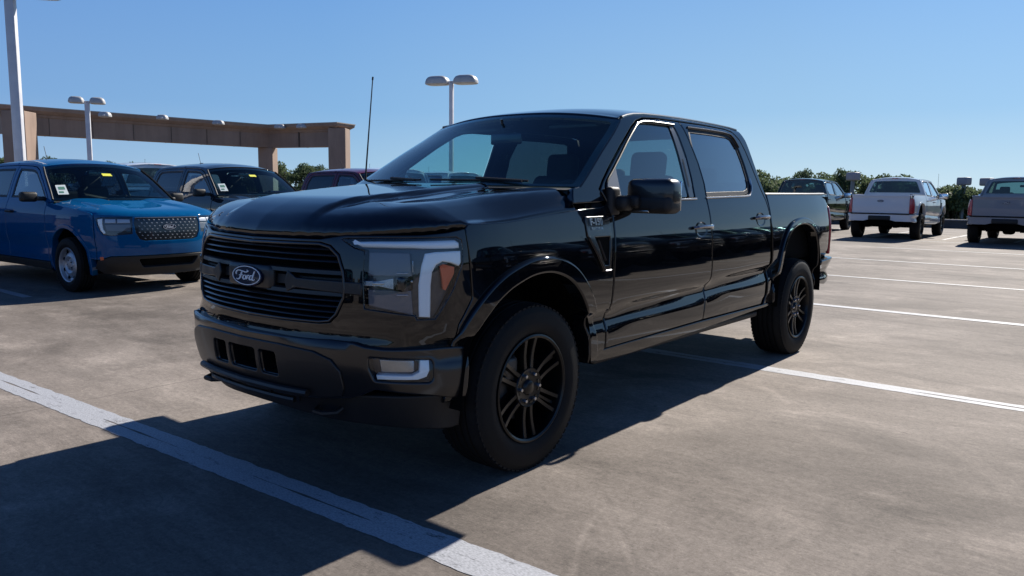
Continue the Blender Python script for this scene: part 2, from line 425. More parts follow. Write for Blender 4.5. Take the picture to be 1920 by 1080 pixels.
NOSE=[FS.M(s,1.134+.02*sstep(.6,1.1,s),-.003)[:2] for s in (0,.1,.2,.3,.4,.5,.6,.68,.75,.82,.88,.94,1.0,1.06,1.12,1.18,1.21)]
NY=sorted((y,x) for x,y in NOSE);FLK=[FS.side(x,1.235)[:2] for x in (.3,.1,-.1,-.3,-.5,-.7)]
NX=sorted([(x,y-.010*sstep(.7,.45,x)) for x,y in NOSE if y>.25]+[(x,y-.012) for x,y in FLK])
def crease_z(x): return .705+.04*(-.84-x)
def truck_side(x,z,off=0):
    # below the waist the profile slides up with the crease line toward the rear
    if z<.95 and x<-.6:
        k=.038*(-.6-x)*sstep(.95,.80,z)*sstep(.42,.55,z)
        q=FS.side(x,z-k,off); return (q[0],q[1],z)
    return FS.side(x,z,off)
def side_s(s,z,off=0): return FS.M(s,z,off)
ARCH_F=[(.487,.40),(.478,.50),(.455,.62),(.40,.735),(.306,.835),(.22,.892),(.138,.925),(.03,.953),(-.086,.958),(-.19,.938),(-.29,.893),(-.375,.815),(-.443,.716),(-.478,.62),(-.492,.53),(-.497,.44)]
ARCH_F=cr(ARCH_F,3)
ARCH_R=[(-3.215,.46),(-3.222,.60),(-3.245,.76),(-3.29,.90),(-3.36,1.0),(-3.46,1.062),(-3.58,1.092),(-3.72,1.105),(-3.86,1.098),(-4.0,1.06),(-4.10,.985),(-4.17,.88),(-4.205,.76),(-4.22,.62),(-4.225,.50)]
ARCH_R=cr(ARCH_R,3)
def grow(arc,c,e): 
    o=[]
    for x,z in arc:
        d=math.hypot(x-c[0],z-c[1]);o.append((x+(x-c[0])*e/d,z+(z-c[1])*e/d))
    return o
def crown_z(x):
    return hood_z(x,interp(NX,x)-.004)-.002
_cen=[(.0,.142),(.008,.110),(.022,.082),(.05,.055),(.09,.033),(.18,.012),(.33,.0),(9,0)]
_base=[(-.75,1.408),(-.5,1.398),(-.23,1.378),(0,1.360),(.3,1.330),(.57,1.303),(.75,1.283),(.9,1.268)]
_sd=[(0,.120),(.04,.094),(.10,.060),(.17,.029),(.23,.013),(.31,.006),(.6,0),(1,0)]
def hood_z(x,y):
    y=abs(y)
    # distance behind the nose line and inside the flank line
    xf=interp(NY,y)
    ye=interp(NX,x)
    d=max(0,xf-x);w=max(0,ye-y)
    fd=interp(_cen,d);s=interp(_sd,w*(1+1.0*sstep(.25,-.40,x)));bs=interp(_base,x)
    front=sstep(.75,.2,x)
    s=s*(.62+.38*sstep(.75,.1,x))
    fd=fd*(1-.12*sstep(.5,.9,y))
    k=(fd**4+s**4)**.25
    # power dome: two soft creases
    dome=.024*(1-sstep(.405,.455,y+.09*sstep(.1,.85,x)))*sstep(.86,.60,x)
    val=-.008*math.exp(-((y-.58)/.09)**2)*front
    return bs-k+dome-.014+val
def hood_map(x,y,off=0):
    z=hood_z(x,y)
    if off==0: return (x,y,z)
    e=.004;nx=-(hood_z(x+e,y)-hood_z(x-e,y))/(2*e);ny=-(hood_z(x,y+e)-hood_z(x,y-e))/(2*e);n=Vector((nx,ny,1)).normalized()
    return (x+n.x*off,y+n.y*off,z+n.z*off)
def NZ(s):
    x,y=FS.M(s,1.15,-.006)[:2];return hood_z(x,y)
ROOFT=[(-2.95,1.826),(-2.85,1.845),(-2.6,1.855),(-2.2,1.858),(-1.8,1.850),(-1.45,1.836),(-1.3,1.822),(-1.2,1.806),(-1.10,1.782)]
ROOFC=[(-2.97,1.905),(-2.8,1.925),(-2.4,1.940),(-2.0,1.938),(-1.7,1.925),(-1.4,1.895),(-1.2,1.860),(-1.05,1.828)]
def roof_map(x,w,off=0):
    # w -1..1 across
    te=interp(ROOFT,x);ye=FS.side(x,te)[1]
    k=1-abs(w)**2.6*.9-.1*w*w
    x2=x-.10*(1-w*w)*sstep(-1.9,-1.1,x)*-1 # nose of the roof bows forward
    return (x2,w*ye,te+(interp(ROOFC,x)-te)*k+off)
def wheel(parent,cx,y,mk='black',r=.413,w=.275,rim=.262,cz=.405,nm='wheel'):
    """y = outer face position (positive side); built for the left, mirrored by caller sign"""
    sg=1 if y>0 else -1;ya=abs(y)
    hub=bpy.data.objects.new(nm,None);C.objects.link(hub);hub.parent=parent;hub.location=(cx,sg*(ya-w/2),cz)
    if sg<0: hub.rotation_euler=(0,0,PI)
    h=w/2
    key=(mk,r,w,rim)
    if key in WCACHE:
        for o in WCACHE[key]:
            c=o.copy();C.objects.link(c);c.parent=hub
        return hub
    objs=[]
    t=MB()
    prof=[(rim-.012,-h+.03),(rim+.004,-h+.012),(rim+.05,-h-.002),(r-.075,-h-.004),(r-.035,-h+.004),(r-.012,-h+.018),(r-.003,-h+.045)]
    for g in (-.062,-.02,.022,.064):
        prof+=[(r,g-.010),(r-.011,g-.007),(r-.011,g+.003),(r,g+.006)] 
    prof+=[(r-.003,h-.045),(r-.012,h-.018),(r-.035,h-.004),(r-.045,h+.001),(r-.075,h+.002),(r-.088,h+.005),(rim+.05,h+.004),(rim+.03,h+.001),(rim+.004,h-.012),(rim-.012,h-.03)]
    t.lathe(prof,seg=96)
    for k in range(72):
        q=2*PI*k/72
        for s in (1,-1):
            for (r0,yy,dx) in ((r-.006,h-.036,.011),):
                b=len(t.v);a=.03
                t.box(-dx,dx,s*yy-.024,s*yy+.024,r0-.012,r0-.0035)
                t.xf(Matrix.Rotation(q+(.05 if s<0 else 0),4,'Y'),b)
    o=t.build('tyre',RUBBER,hub,angle=40);objs.append(o)
    m=MB()
    if mk=='steel':
        # painted steel wheel: dish with round vents
        m.lathe([(rim-.012,h-.05),(rim+.002,h-.012),(rim-.004,h-.004),(rim-.016,h-.012),(rim-.024,h-.05),(rim-.05,h-.062),(rim*.62,h-.035),(rim*.5,h-.028),(rim*.36,h-.05),(rim*.3,h-.05),(rim*.27,h-.03),(rim*.10,h-.025),(.001,h-.025)],seg=48)
        m.lathe([(rim-.012,h-.05),(rim-.03,-h+.05),(rim-.002,-h+.015)],seg=48)
        o=m.build('rim',SILVER,hub,angle=35);objs.append(o)
        d=MB()
        for k in range(8):
            q=2*PI*(k+.5)/8;c=(rim*.80*math.cos(q),h-.046,rim*.80*math.sin(q))
            b=len(d.v);d.lathe([(.001,.0),(.022,.0),(.024,-.004)],seg=14);d.xf(Matrix.Translation(c)@Matrix.Rotation(.0,4,'X'),b)
        for k in range(5):
            q=2*PI*k/5;b=len(d.v);d.lathe([(.001,.012),(.009,.012),(.011,0)],c=(.055*math.cos(q),h-.04,.055*math.sin(q)),seg=8)
        o=d.build('wheel_nuts',UNDER,hub);objs.append(o)
    else:
        m.lathe([(rim-.02,-h+.05),(rim-.006,-h+.012),(rim+.004,-h+.012)],seg=64)
        m.lathe([(rim+.004,h-.014),(rim+.002,h-.004),(rim-.006,h-.001),(rim-.015,h-.007),(rim-.021,h-.03),(rim-.03,-h+.05),(rim-.02,-h+.05)],seg=64)
        # six pairs of tapered spokes
        def spoke(a0,a1,r0,r1,w0,w1,y0,y1,dep):
            p0=Vector((r0*math.cos(a0),y0,r0*math.sin(a0)));p1=Vector((r1*math.cos(a1),y1,r1*math.sin(a1)))
            d=(p1-p0);sd=Vector((-d.z,0,d.x)).normalized();v=[];N=6
            for i in range(N+1):
                t=i/N;p=p0+d*t;p.y=y0+(y1-y0)*t-.010*math.sin(PI*t);w_=(w0+(w1-w0)*t)*(1-.12*math.sin(PI*t));
                for s,dd,yy in ((-1,1,-dep),(-1,.92,-.006),(-.72,.7,0),(.72,.7,0),(1,.92,-.006),(1,1,-dep)):
                    v.append(p+sd*s*w_*1.0+Vector((0,yy,0)))
            f=[(i*6+k,i*6+k+1,i*6+k+7,i*6+k+6) for i in range(N) for k in range(5)]
            m.add(v,f)
        for k in range(6):
            q=2*PI*k/6+PI/6
            for s in (-1,1):
                spoke(q+s*.30,q+s*.150,.072,rim-.016,.0135,.0125,h-.030,h-.018,.05)
        for k in range(6):
            q=2*PI*k/6+PI/6;spoke(q,q,.085,rim-.018,.010,.011,h-.050,h-.042,.03)
        m.lathe([(.001,h-.022),(.028,h-.022),(.034,h-.026),(.040,h-.036),(.075,h-.034),(.094,h-.028),(.102,h-.04),(.100,h-.08)],seg=48)
        o=m.build('rim',WHEELBLK,hub,angle=40);objs.append(o)
        d=MB()
        for k in range(6):
            q=2*PI*k/6;c=(.070*math.cos(q),h-.035,.070*math.sin(q))
            d=MB();d.lathe([(.001,.020),(.008,.019),(.0105,.014),(.0105,0)],c=c,seg=6);o=d.build('wheel_nut',STEEL,hub);objs.append(o)
    b=MB();b.lathe([(.05,.0),(.155,.0),(.165,-.004),(.165,-.022),(.05,-.03)],c=(0,h-.09,0),seg=40)
    b.rbox((.10,h-.085,.10),(.10,.06,.12),.02)
    o=b.build('brake_disc',BRAKE,hub);objs.append(o)
    WCACHE[key]=objs
    return hub
WCACHE={}
FORD_STROKES=[[(-.70,.02),(-.72,.20),(-.58,.36),(-.30,.33),(-.05,.27),(.12,.36),(.02,.44)],[(-.30,.32),(-.36,.08),(-.42,-.20),(-.54,-.34),(-.66,-.28)],[(-.50,-.02),(-.34,.03),(-.20,.02)],
 [(-.10,.05),(-.20,-.08),(-.19,-.24),(-.08,-.27),(.01,-.12),(-.04,.03),(-.10,.05),(.04,.02)],[(.10,.06),(.09,-.10),(.05,-.27)],[(.09,-.06),(.17,.05),(.25,.04)],
 [(.46,.02),(.34,.05),(.25,-.10),(.27,-.25),(.36,-.25),(.46,-.08)],[(.58,.42),(.50,.12),(.44,-.20),(.52,-.28),(.64,-.20)]]
def oval_badge(parent,c,ax,ay,az,w,h,name='badge',cols=None):
    """oval emblem with script lettering; ax,ay,az = right, up, out"""
    bb,bw=cols or (BADGEBLUE,BADGEWHT)
    c,ax,ay,az=map(Vector,(c,ax,ay,az));fm=lambda u,v,d:c+ax*(u*w/2)+ay*(v*h/2)+az*d
    m=MB();E=[(math.cos(2*PI*k/40),math.sin(2*PI*k/40)) for k in range(40)]
    m.prism(E,fm,-.012,.004)
    e2=[(a*.93,b*.90) for a,b in E];e3=[(a*.895,b*.83) for a,b in E];n=40
    m.add([fm(a,b,.0075) for a,b in e2]+[fm(a,b,.0075) for a,b in e3]+[fm(a,b,.003) for a,b in e2]+[fm(a,b,.003) for a,b in e3],
      [(i,(i+1)%n,n+(i+1)%n,n+i) for i in range(n)]+[(i,2*n+i,2*n+(i+1)%n,(i+1)%n) for i in range(n)]+[(n+i,n+(i+1)%n,3*n+(i+1)%n,3*n+i) for i in range(n)],mi=1)
    for st in FORD_STROKES: stroke([(a*.95,b*1.25-.03) for a,b in st],.042,lambda u,v,d:c+ax*(u*w/2)+ay*(v*h/2)+az*d,.003,.0075,m,mi=1)
    return m.build(name,[bb,bw],parent,fixn=False)
def seat(parent,x,y,name='seat',wd=.52):
    s=MB();s.rbox((x,y,.93),(.52,wd,.16),.06,4);s.rbox((x-.30,y,1.20),(.15,wd-.04,.56),.06,4,rot=Matrix.Rotation(R(-14),3,'Y'))
    s.rbox((x-.385,y,1.545),(.11,.27,.20),.045,4,rot=Matrix.Rotation(R(-8),3,'Y'));s.tube([(x-.36,y-.06,1.42),(x-.38,y-.06,1.5)],.007);s.tube([(x-.36,y+.06,1.42),(x-.38,y+.06,1.5)],.007)
    return s.build(name,INT,parent)
def make_truck():
    root=thing('pickup_truck','x','pickup truck')
    # --- flanks
    z_door=.503
    fdoor=[(-.682,.497),(-.690,.66),(-.702,.86),(-.712,1.10),(-.716,1.237),(-.690,1.30),(-.655,1.365),(-.70,1.405),(-.80,1.478),(-1.0,1.612),(-1.20,1.735),(-1.30,1.783),(-1.40,1.808),(-1.6,1.822),(-1.897,1.828),(-1.915,1.75),(-1.955,1.55),(-1.958,1.42),(-1.925,1.30),(-1.922,1.16),(-1.946,.80),(-1.915,.60),(-1.905,.508)]
    rdoor=[(-1.913,.508),(-1.923,.60),(-1.954,.80),(-1.930,1.16),(-1.933,1.30),(-1.966,1.42),(-1.963,1.55),(-1.923,1.75),(-1.905,1.828),(-2.3,1.834),(-2.66,1.830),(-2.76,1.815),(-2.825,1.76),(-2.86,1.68),(-2.90,1.52),(-2.935,1.40),(-2.975,1.31),(-2.995,1.21),(-2.985,1.0),(-3.020,.79),(-3.008,.56),(-2.975,.50)]
    win1=[(-.715,1.338),(-.735,1.398),(-.83,1.464),(-.95,1.545),(-1.10,1.648),(-1.26,1.745),(-1.33,1.772),(-1.42,1.783),(-1.785,1.790),(-1.800,1.72),(-1.812,1.60),(-1.800,1.45),(-1.770,1.322),(-1.3,1.318),(-.85,1.320)]
    win2=[(-1.925,1.330),(-1.930,1.45),(-1.925,1.60),(-1.955,1.72),(-1.985,1.790),(-2.35,1.795),(-2.62,1.792),(-2.70,1.772),(-2.745,1.70),(-2.765,1.58),(-2.765,1.47),(-2.755,1.415),(-2.70,1.362),(-2.62,1.345),(-2.3,1.338)]
    fd=panel(fdoor,truck_side,.045,.007,.02,holes=[rnd(win1,.02)])
    rd=panel(rdoor,truck_side,.045,.007,.02,holes=[rnd(win2,.02)])
    doors=list(both(fd,'door',BLACK,root))+list(both(rd,'door',BLACK,root))
    # glass, trim, handles per door
    def glassm(poly): return panel(rnd(poly,.02),truck_side,.08,0,0,off=-.014)
    g1=[(-.868,1.325),(-.878,1.415),(-.893,1.502),(-1.10,1.645),(-1.26,1.742),(-1.33,1.768),(-1.42,1.779),(-1.715,1.786),(-1.712,1.60),(-1.690,1.322)]
    g1=inset(g1 if area(g1)>0 else g1[::-1],.004)
    sail=[(-.716,1.338),(-.735,1.396),(-.83,1.462),(-.885,1.498),(-.872,1.41),(-.862,1.322)]
    bp1=[(-1.697,1.322),(-1.722,1.60),(-1.724,1.787),(-1.785,1.789),(-1.800,1.72),(-1.810,1.60),(-1.798,1.45),(-1.768,1.324)]
    g2=inset(win2 if area(win2)>0 else win2[::-1],.030)
    for i,d in enumerate(doors):
        sg=1 if i%2==0 else -1
        def put(mb,n,mt,**k): return (mb if sg>0 else mb.mirrored()).build(n,mt,d,**k)
        if i<2:
            put(glassm(g1),'window_glass',SG)
            q=panel(sail,truck_side,.05,.004,.01,off=-.004);put(q,'mirror_sail',SAIL)
            q=panel(bp1,truck_side,.06,.004,.01,off=-.006);put(q,'pillar_cover',DARKGLOSS)
            k=MB();k.add(*keypad(-1.755,1.40));put(k,'keypad',GLOSSBLK) if sg>0 else None
            trims=[[(-.716,1.333),(-.85,1.313),(-1.3,1.311),(-1.70,1.315),(-1.775,1.317)],[(-.712,1.345),(-.733,1.402),(-.83,1.470),(-.95,1.552),(-1.10,1.655),(-1.26,1.752),(-1.33,1.779),(-1.42,1.791),(-1.60,1.796),(-1.785,1.798)]]
            hx,hz=-1.775,1.132
        else:
            put(glassm(g2),'window_glass',PG)
            ring=panel(rnd(win2,.02),truck_side,.06,.003,.012,holes=[g2],off=-.008);put(ring,'window_seal',PLASTIC)
            trims=[[(-1.925,1.323),(-2.3,1.331),(-2.62,1.338),(-2.705,1.354),(-2.762,1.41),(-2.772,1.47)],[(-1.985,1.797),(-2.35,1.802),(-2.62,1.799),(-2.705,1.779),(-2.752,1.70)]]
            hx,hz=-2.80,1.178
        tm=MB()
        for ti,tr in enumerate(trims): tm.tube([truck_side(a,b,.003) for a,b in cr(tr,4)],.008,8,flat=.8,mi=ti)
        put(tm,'window_trim',[CHROME,TRIMTOP])
        h=MB()
        # strap handle with cup
        h.tube([truck_side(hx+.115,hz,.004),truck_side(hx+.10,hz+.004,.026),truck_side(hx+.05,hz+.008,.036),truck_side(hx-.05,hz+.008,.036),truck_side(hx-.10,hz+.004,.026),truck_side(hx-.115,hz,.004)],[.014,.016,.017,.017,.016,.014],8,flat=.75)
        h.rbox(truck_side(hx-.13,hz+.002,.010),(.05,.02,.034),.008)
        put(h,'door_handle',HANDLE)
        cup=MB();cup.add(*dish(hx,hz-.012,.085,.05));put(cup,'handle_cup',BLACK)
        sv=panel([(x,z) for x,z in ((fdoor[0][0]-.02,.545),(-1.89,.548)) for z in (z,)] ,truck_side) if False else None
    # lower door cladding seam and rocker
    rk=panel([(-.575,.425),(-.60,.492),(-1.9,.500),(-2.97,.494),(-3.19,.50),(-3.20,.462),(-2.9,.462),(-1.9,.43),(-1.0,.412)],FS.side,.06,.008,.05,off=-.006)
    both(rk,'rocker_panel',BLACK,root)
    sb=MB();sb.rbox((-1.84,.83,.415),(2.35,.12,.045),.015)
    both(sb,'running_board',PLASTIC,root)
    # --- fender
    AF=grow(ARCH_F,(0,.46),.012)
    s0=1.250
    sX=FS.sx
    fen=[(1.247,.885),(1.176,.776),(1.162,.70),(1.235,.69),(FS.sx(.50),.685)]
    fen=[(1.2285,1.10),(1.249,.885),(1.177,.776),(1.163,.705),(1.20,.675),(sX(.497),.668)]+[(sX(a),b) for a,b in AF if b<.9 and a>0 and b>.60]
    fen+= [(sX(a),b) for a,b in AF if b>=.9 or a<=0]
    fen+=[(sX(-.58),.432),(sX(-.672),.495),(sX(-.680),.66),(sX(-.692),.86),(sX(-.702),1.10),(sX(-.706),1.237),(sX(-.68),1.285)]
    top=[(x,crown_z(x)) for x in (-.6,-.4,-.2,0,.2,.36,.44)]
    fen+=[(sX(x),z) for x,z in top]+[(1.2195,NZ(1.212)-.003)]
    def fmap(s,z,off=0):
        # soft character swell under the bonnet line
        q=FS.M(s,z,off);return q
    fp=panel(fen,fmap,.045,.006,.05)
    both(fp,'front_fender',BLACK,root)
    # flares
    def flare(arc,c,e,name,lo):
        inn=[q for q in arc];out=grow(arc,c,e)
        p=inn+out[::-1]
        f=panel([(sX(a),b) for a,b in p],FS.M,.045,.014,.07,off=.020,bend=.9)
        both(f,name,BLACK,root)
    flare(ARCH_F[1:],(0,.46),.085,'wheel_flare',.4)
    flare(ARCH_R[1:-1],(-3.72,.62),.062,'wheel_flare',.4)
    # side vent with badge on fender/door
    vt=MB()
    vp=[(-.432,1.165),(-.470,1.165),(-.655,1.165),(-.655,.928),(-.585,.928),(-.55,.985),(-.478,1.08),(-.440,1.105)]
    ve=panel([(-.425,1.225),(-.655,1.225),(-.668,1.135),(-.652,.930),(-.585,.930),(-.500,1.045),(-.432,1.125)],FS.side,.04,.005,.01,off=.008,holes=[[(-.50,1.115),(-.645,1.115),(-.632,.965),(-.592,.965)]])
    both(ve,'fender_vent',GLOSSBLK,root)
    vb=panel([(-.495,1.118),(-.648,1.118),(-.635,.960),(-.588,.960)],FS.side,.05,0,0,off=.003)
    sl=MB();sl.tube([FS.side(-.437,1.115,.012),FS.side(-.505,1.035,.012),FS.side(-.588,.934,.012),FS.side(-.648,.934,.012)],.006,6)
    sl.tube([FS.side(-.53,1.10,.006),FS.side(-.60,.99,.006)],.006,6)
    vb2=both(sl,'vent_trim',CHROMED,root)
    both(vb,'vent_mesh',UNDER,root)
    def bmap(sg):
        def f(u,v,d):
            q=FS.side(-.522-u,1.183+v,.010+d);
            return q if sg>0 else (FS.side(-.522+u,1.183+v,.010+d)[0],-FS.side(-.522+u,1.183+v,.010+d)[1],FS.side(-.522+u,1.183+v,.010+d)[2])
        return f
    for sg in (1,-1):
        m=MB();text_mb('F-150',.050,.003,(lambda u,v,d,g=bmap(sg):g(u,v+.012,d)),1.05,.0012,m);text_mb('PLATINUM',.020,.003,(lambda u,v,d,g=bmap(sg):g(u,v-.022,d)),1.15,.0004,m)
        m.build('badge_lettering',BADGETXT,root,fixn=False)
    # --- cab frame over the doors
    def off_poly(p,d): 
        q=p if area(p)>0 else p[::-1]
        return inset(q,-d)
    top=[(x,interp(ROOFT,x)+.004) for x in (-1.12,-1.2,-1.3,-1.45,-1.7,-2.0,-2.3,-2.6,-2.85,-2.93)]
    d1=[q for q in fdoor if q[1]>1.36];d2=[q for q in rdoor if q[1]>1.30]
    cab=[(-.47,1.378),(-.552,1.428),(-.79,1.581),(-.96,1.684),(-1.08,1.762)]+top+[(-2.955,1.76),(-2.965,1.6),(-2.985,1.45),(-3.005,1.36),(-3.012,1.215),(-3.004,1.215),(-2.983,1.315),(-2.943,1.405),(-2.908,1.525),(-2.868,1.685),(-2.832,1.765),(-2.765,1.823),(-2.66,1.838),(-2.3,1.842),(-1.9,1.836),(-1.6,1.830),(-1.40,1.816),(-1.295,1.791),(-1.195,1.743),(-.995,1.620),(-.795,1.486),(-.695,1.413),(-.62,1.362),(-.60,1.34),(-.50,1.35)]
    cab=[(-.360,1.290),(-.372,1.33),(-.395,1.370),(-.47,1.378),(-.552,1.428),(-.79,1.581),(-.96,1.684),(-1.08,1.762)]+cab[5:-4]+[(-.695,1.413),(-.640,1.366),(-.672,1.302),(-.62,1.298),(-.5,1.294)]
    both(panel(cab,FS.side,.035,.006,.03),'cab_pillar',BLACK,root)
    bk=panel([(-2.955,1.80),(-2.99,1.36),(-3.0,1.30)],FS.side,.05) if False else None
    rf=MB()
    nx,nw=36,28
    xs=[-1.085-(1.86)*(i/nx) for i in range(nx+1)]
    rfp=panel([(-1.10,-.985),(-1.10,0),(-1.10,.985),(-1.5,.985),(-2.2,.985),(-2.93,.985),(-2.955,.7),(-2.955,0),(-2.955,-.7),(-2.93,-.985),(-2.2,-.985),(-1.5,-.985)],roof_map,.05,.022,.02)
    rfp.build('roof',BLACK,root)
    md=MB();md.tube([(lambda q:(q[0],q[1]-.004,q[2]))(FS.side(x,interp(ROOFT,x)+.004)) for x in (-1.13,-1.2,-1.3,-1.45,-1.7,-2.0,-2.3,-2.6,-2.8,-2.9)],.011,10);both(md,'roof_moulding',GLOSSBLK,root)
    ch=MB();ch.rbox((-2.955,0,1.885),(.04,.40,.028),.01);
    for a in (.13,): ch.rbox((-2.972,0,1.885),(.02,.18,.02),.006,mi=1)
    ch.build('high_brake_lamp',[BLACK,REDLENS],root)
    # bars between cab back corners and rear glass
    def back(u,v,off=0):
        # u -1..1 across, v 0..1 up : cab rear wall
        z=.85+(1.835-.85)*v;ys=FS.side(-2.95,min(z,1.83))[1]-.006
        x=-2.995+.045*v*v+.035*(abs(u)**6)
        return (x-off,u*ys,z+(.045*v**6)*(1-u*u))
    bpn=panel([(-1,.0),(1,.0),(1,1),(0,1),(-1,1)],back,.06,.0,.0,holes=[rnd([(-.86,.60),(.86,.60),(.82,.93),(-.82,.93)],.05)])
    bpn.build('cab_back',BLACK,root)
    rg=panel(rnd([(-.875,.592),(.875,.592),(.835,.938),(-.835,.938)],.05),back,.08,0,0,off=.004);rg.build('rear_window',PGR,root)
    # --- windscreen
    edge=[(-.462,1.377),(-.552,1.430),(-.79,1.583),(-.96,1.686),(-1.10,1.775)]
    def ws(u,v,off=0):
        t=v*(len(edge)-1);i=min(len(edge)-2,int(t));f=t-i
        pl=cr(edge,8);k=min(len(pl)-1.001,v*(len(pl)-1));i=int(k);f=k-i
        x=pl[i][0]+(pl[i+1][0]-pl[i][0])*f;z=pl[i][1]+(pl[i+1][1]-pl[i][1])*f
        y=FS.side(x,z)[1]-.004
        bow=(1-abs(u)**2.2)
        return (x+bow*(.20-.10*v)+off*.5,u*y,z+bow*(.006+.048*v)+off*.8)
    wsn=panel([(-1,0),(0,0),(1,0),(1,1),(0,1),(-1,1)],ws,.07,0,0);wsn.build('windscreen',WS,root)
    bd=panel([(-1,0),(0,0),(1,0),(1,1),(0,1),(-1,1)],ws,.07,0,0,holes=[rnd([(-.955,.07),(0,.05),(.955,.07),(.945,.955),(0,.965),(-.945,.955)],.05)],off=-.003);bd.build('windscreen_border',GLOSSBLK,root)
    # cowl and wipers
    cw=MB();cw.grid(lambda a,b:(lambda q:(q[0]-.01+.09*b,q[1]*.985,q[2]-.006-.012*b))(ws((a*2-1)*.99,0)),30,4);cw.build('cowl_grille',PLASTIC,root)
    for y0,y1,px in ((.62,.05,.0),(-.10,-.62,.0)):
        wp=MB()
        wp.tube([ws(y0/.9,-.0,.03),ws(((y0+y1)/2)/.9,.06,.03)],.008,6);wp.tube([ws((y0+.02)/.9,.05,.018),ws((y1-.05)/.9,.055,.018)],.006,6);wp.build('wiper',PLASTIC,root)
    # --- hood
    def xr(y): return -.415+.165*(1-(abs(y)/.93)**2)
    pl=[(x-.001,y) for x,y in NOSE]
    fl=[(x,y-.0125) for x,y in FLK[:4]]+[(-.385,FLK[3][1]-.0125)]
    half=pl+fl+[(xr(.9),.90),(xr(.7),.7),(xr(.45),.45),(xr(.2),.2)]
    poly=half+[(xr(0),0)]+[(x,-y) for x,y in reversed(half[1:])]
    hp=panel(poly,hood_map,.026,.013,.03);hp.build('bonnet',BLACK,root)
    # --- front fascia
    gr=[(0,1.112),(.49,1.118),(.555,1.106),(.609,1.069),(.640,1.0),(.650,.93),(.645,.885),(.605,.81),(.563,.776),(.50,.768),(.168,.764),(0,.763)]
    gout=gr+[(-a,b) for a,b in gr[::-1][1:-1]]
    hl=[(.612,1.137),(.80,1.143),(1.0,1.147),(1.165,1.150),(1.190,1.138),(1.196,1.10),(1.192,1.045),(1.143,.935),(1.100,.870),(1.056,.808),(.977,.806),(.970,.822),(.747,.846),(.738,.985),(.741,1.090),(.688,1.100)]
    fas=[(0,1.126),(.49,1.132),(.63,1.152),(1.0,NZ(1.0)-.004),(1.12,NZ(1.12)-.004),(1.2165,NZ(1.212)-.004),(1.2255,1.10),(1.2455,.885),(1.174,.777),(1.159,.705),(1.15,.66),(.8,.66),(0,.66)]
    fas=fas+[(-a,b) for a,b in fas[::-1][1:-1]]
    fpn=panel(fas,FS.M,.04,.005,.03,holes=[gout,hl,[(-a,b) for a,b in hl]])
    fpn.build('front_fascia',BLACK,root)
    G=bpy.data.objects.new('grille',None);C.objects.link(G);G.parent=root
    gi=inset(gout if area(gout)>0 else gout[::-1],.013)
    fr=panel(gout,FS.M,.04,.006,.05,holes=[gi],off=.008);fr.build('grille_frame',DARKGLOSS,G)
    bkp=panel(gout,FS.M,.10,0,0,off=-.055);bkp.build('grille_mesh',UNDER,G)
    def gw(z):  # half-width of opening at height z
        ys=[(a,b) for a,b in gr];w=0
        for (a0,b0),(a1,b1) in zip(gr,gr[1:]):
            if min(b0,b1)<=z<=max(b0,b1) and abs(b1-b0)>1e-6: w=max(w,a0+(a1-a0)*(z-b0)/(b1-b0))
        return w or .55
    def bar(z,h,out,dz=.0,mt=DARKGLOSS,s0=None,s1=None,wd=.02):
        w=gw(z)-.015;a=-w if s0 is None else s0;b=w if s1 is None else s1
        m=MB();n=40
        v=[];pr=[(-h/2,out-.03),(-h/2,out-.006),(-h/2+.004,out),(h/2-.006,out-.002),(h/2,out-.012),(h/2,out-.03)]
        for i in range(n+1):
            s=a+(b-a)*i/n
            for dzz,o in pr: v.append(FS.M(s,z+dzz+dz*0,o))
        f=[(i*6+k,i*6+k+1,(i+1)*6+k+1,(i+1)*6+k) for i in range(n) for k in range(5)]
        m.add(v,f);return m
    for z in (1.090,1.064,1.038,.872,.847,.822,.797): bar(z,.013,.000).build('grille_bar',DARKGLOSS,G)
    for s0,s1 in ((-.63,-.15),(.15,.63)):
        bar(.992,.026,.002,s0=s0,s1=s1).build('grille_bar',BARBLK,G);bar(.901,.026,.002,s0=s0,s1=s1).build('grille_bar',BARBLK,G);bar(.946,.050,-.022,s0=s0,s1=s1).build('grille_bar',PLASTIC,G)
    # nostril blocks either side: bars widen into side pods
    for sg in (1,-1):
        pd=panel([(sg*.30,.990),(sg*.36,.960),(sg*.62,.958),(sg*.735,.955),(sg*.735,.90),(sg*.62,.905),(sg*.36,.915),(sg*.30,.895),(sg*.28,.94)],FS.M,.05,.006,.03,off=.006);pd.build('side_bar',BARBLK,G)
    mt=MB();mt.rbox((.880,0,.944),(.05,.36,.115),.03,4);mt.build('badge_mount',BARBLK,G)
    oval_badge(G,(.911,0,.945),(0,1,0),(-.12,0,.99),(.99,0,.12),.245,.098)
    # headlights
    for sg in (1,-1):
        H=bpy.data.objects.new('headlight',None);C.objects.link(H);H.parent=root
        S=lambda p:[(sg*a,b) for a,b in p]
        def P(p,mt,off,n,lip=.004,th=.02,res=.04): 
            o=panel(S(p),FS.M,res,lip,th,off=off).build(n,mt,H);return o
        P(hl,LAMPDARK,-.045,'lamp_housing',0,0,.08)
        P([(.754,1.083),(.945,1.083),(.955,.985),(.752,.983)],LAMPPANEL,-.020,'reflector_panel')
        P([(.752,.925),(.952,.925),(.962,.820),(.756,.857)],LAMPPANEL,-.020,'reflector_panel')
        P([(.70,.962),(.80,.962),(.86,.975),(.90,.980),(.90,.925),(.86,.930),(.80,.940),(.70,.938)],STEELD,-.016,'light_bar',.003)
        c=Vector(FS.M(sg*.915,.953,-.03));nb=Vector(FS.M(sg*.915,.953,.02))-c
        pj=MB();pj.rbox(c,(.07,.06,.065),.012);pj.build('projector',GLOSSBLK,H)
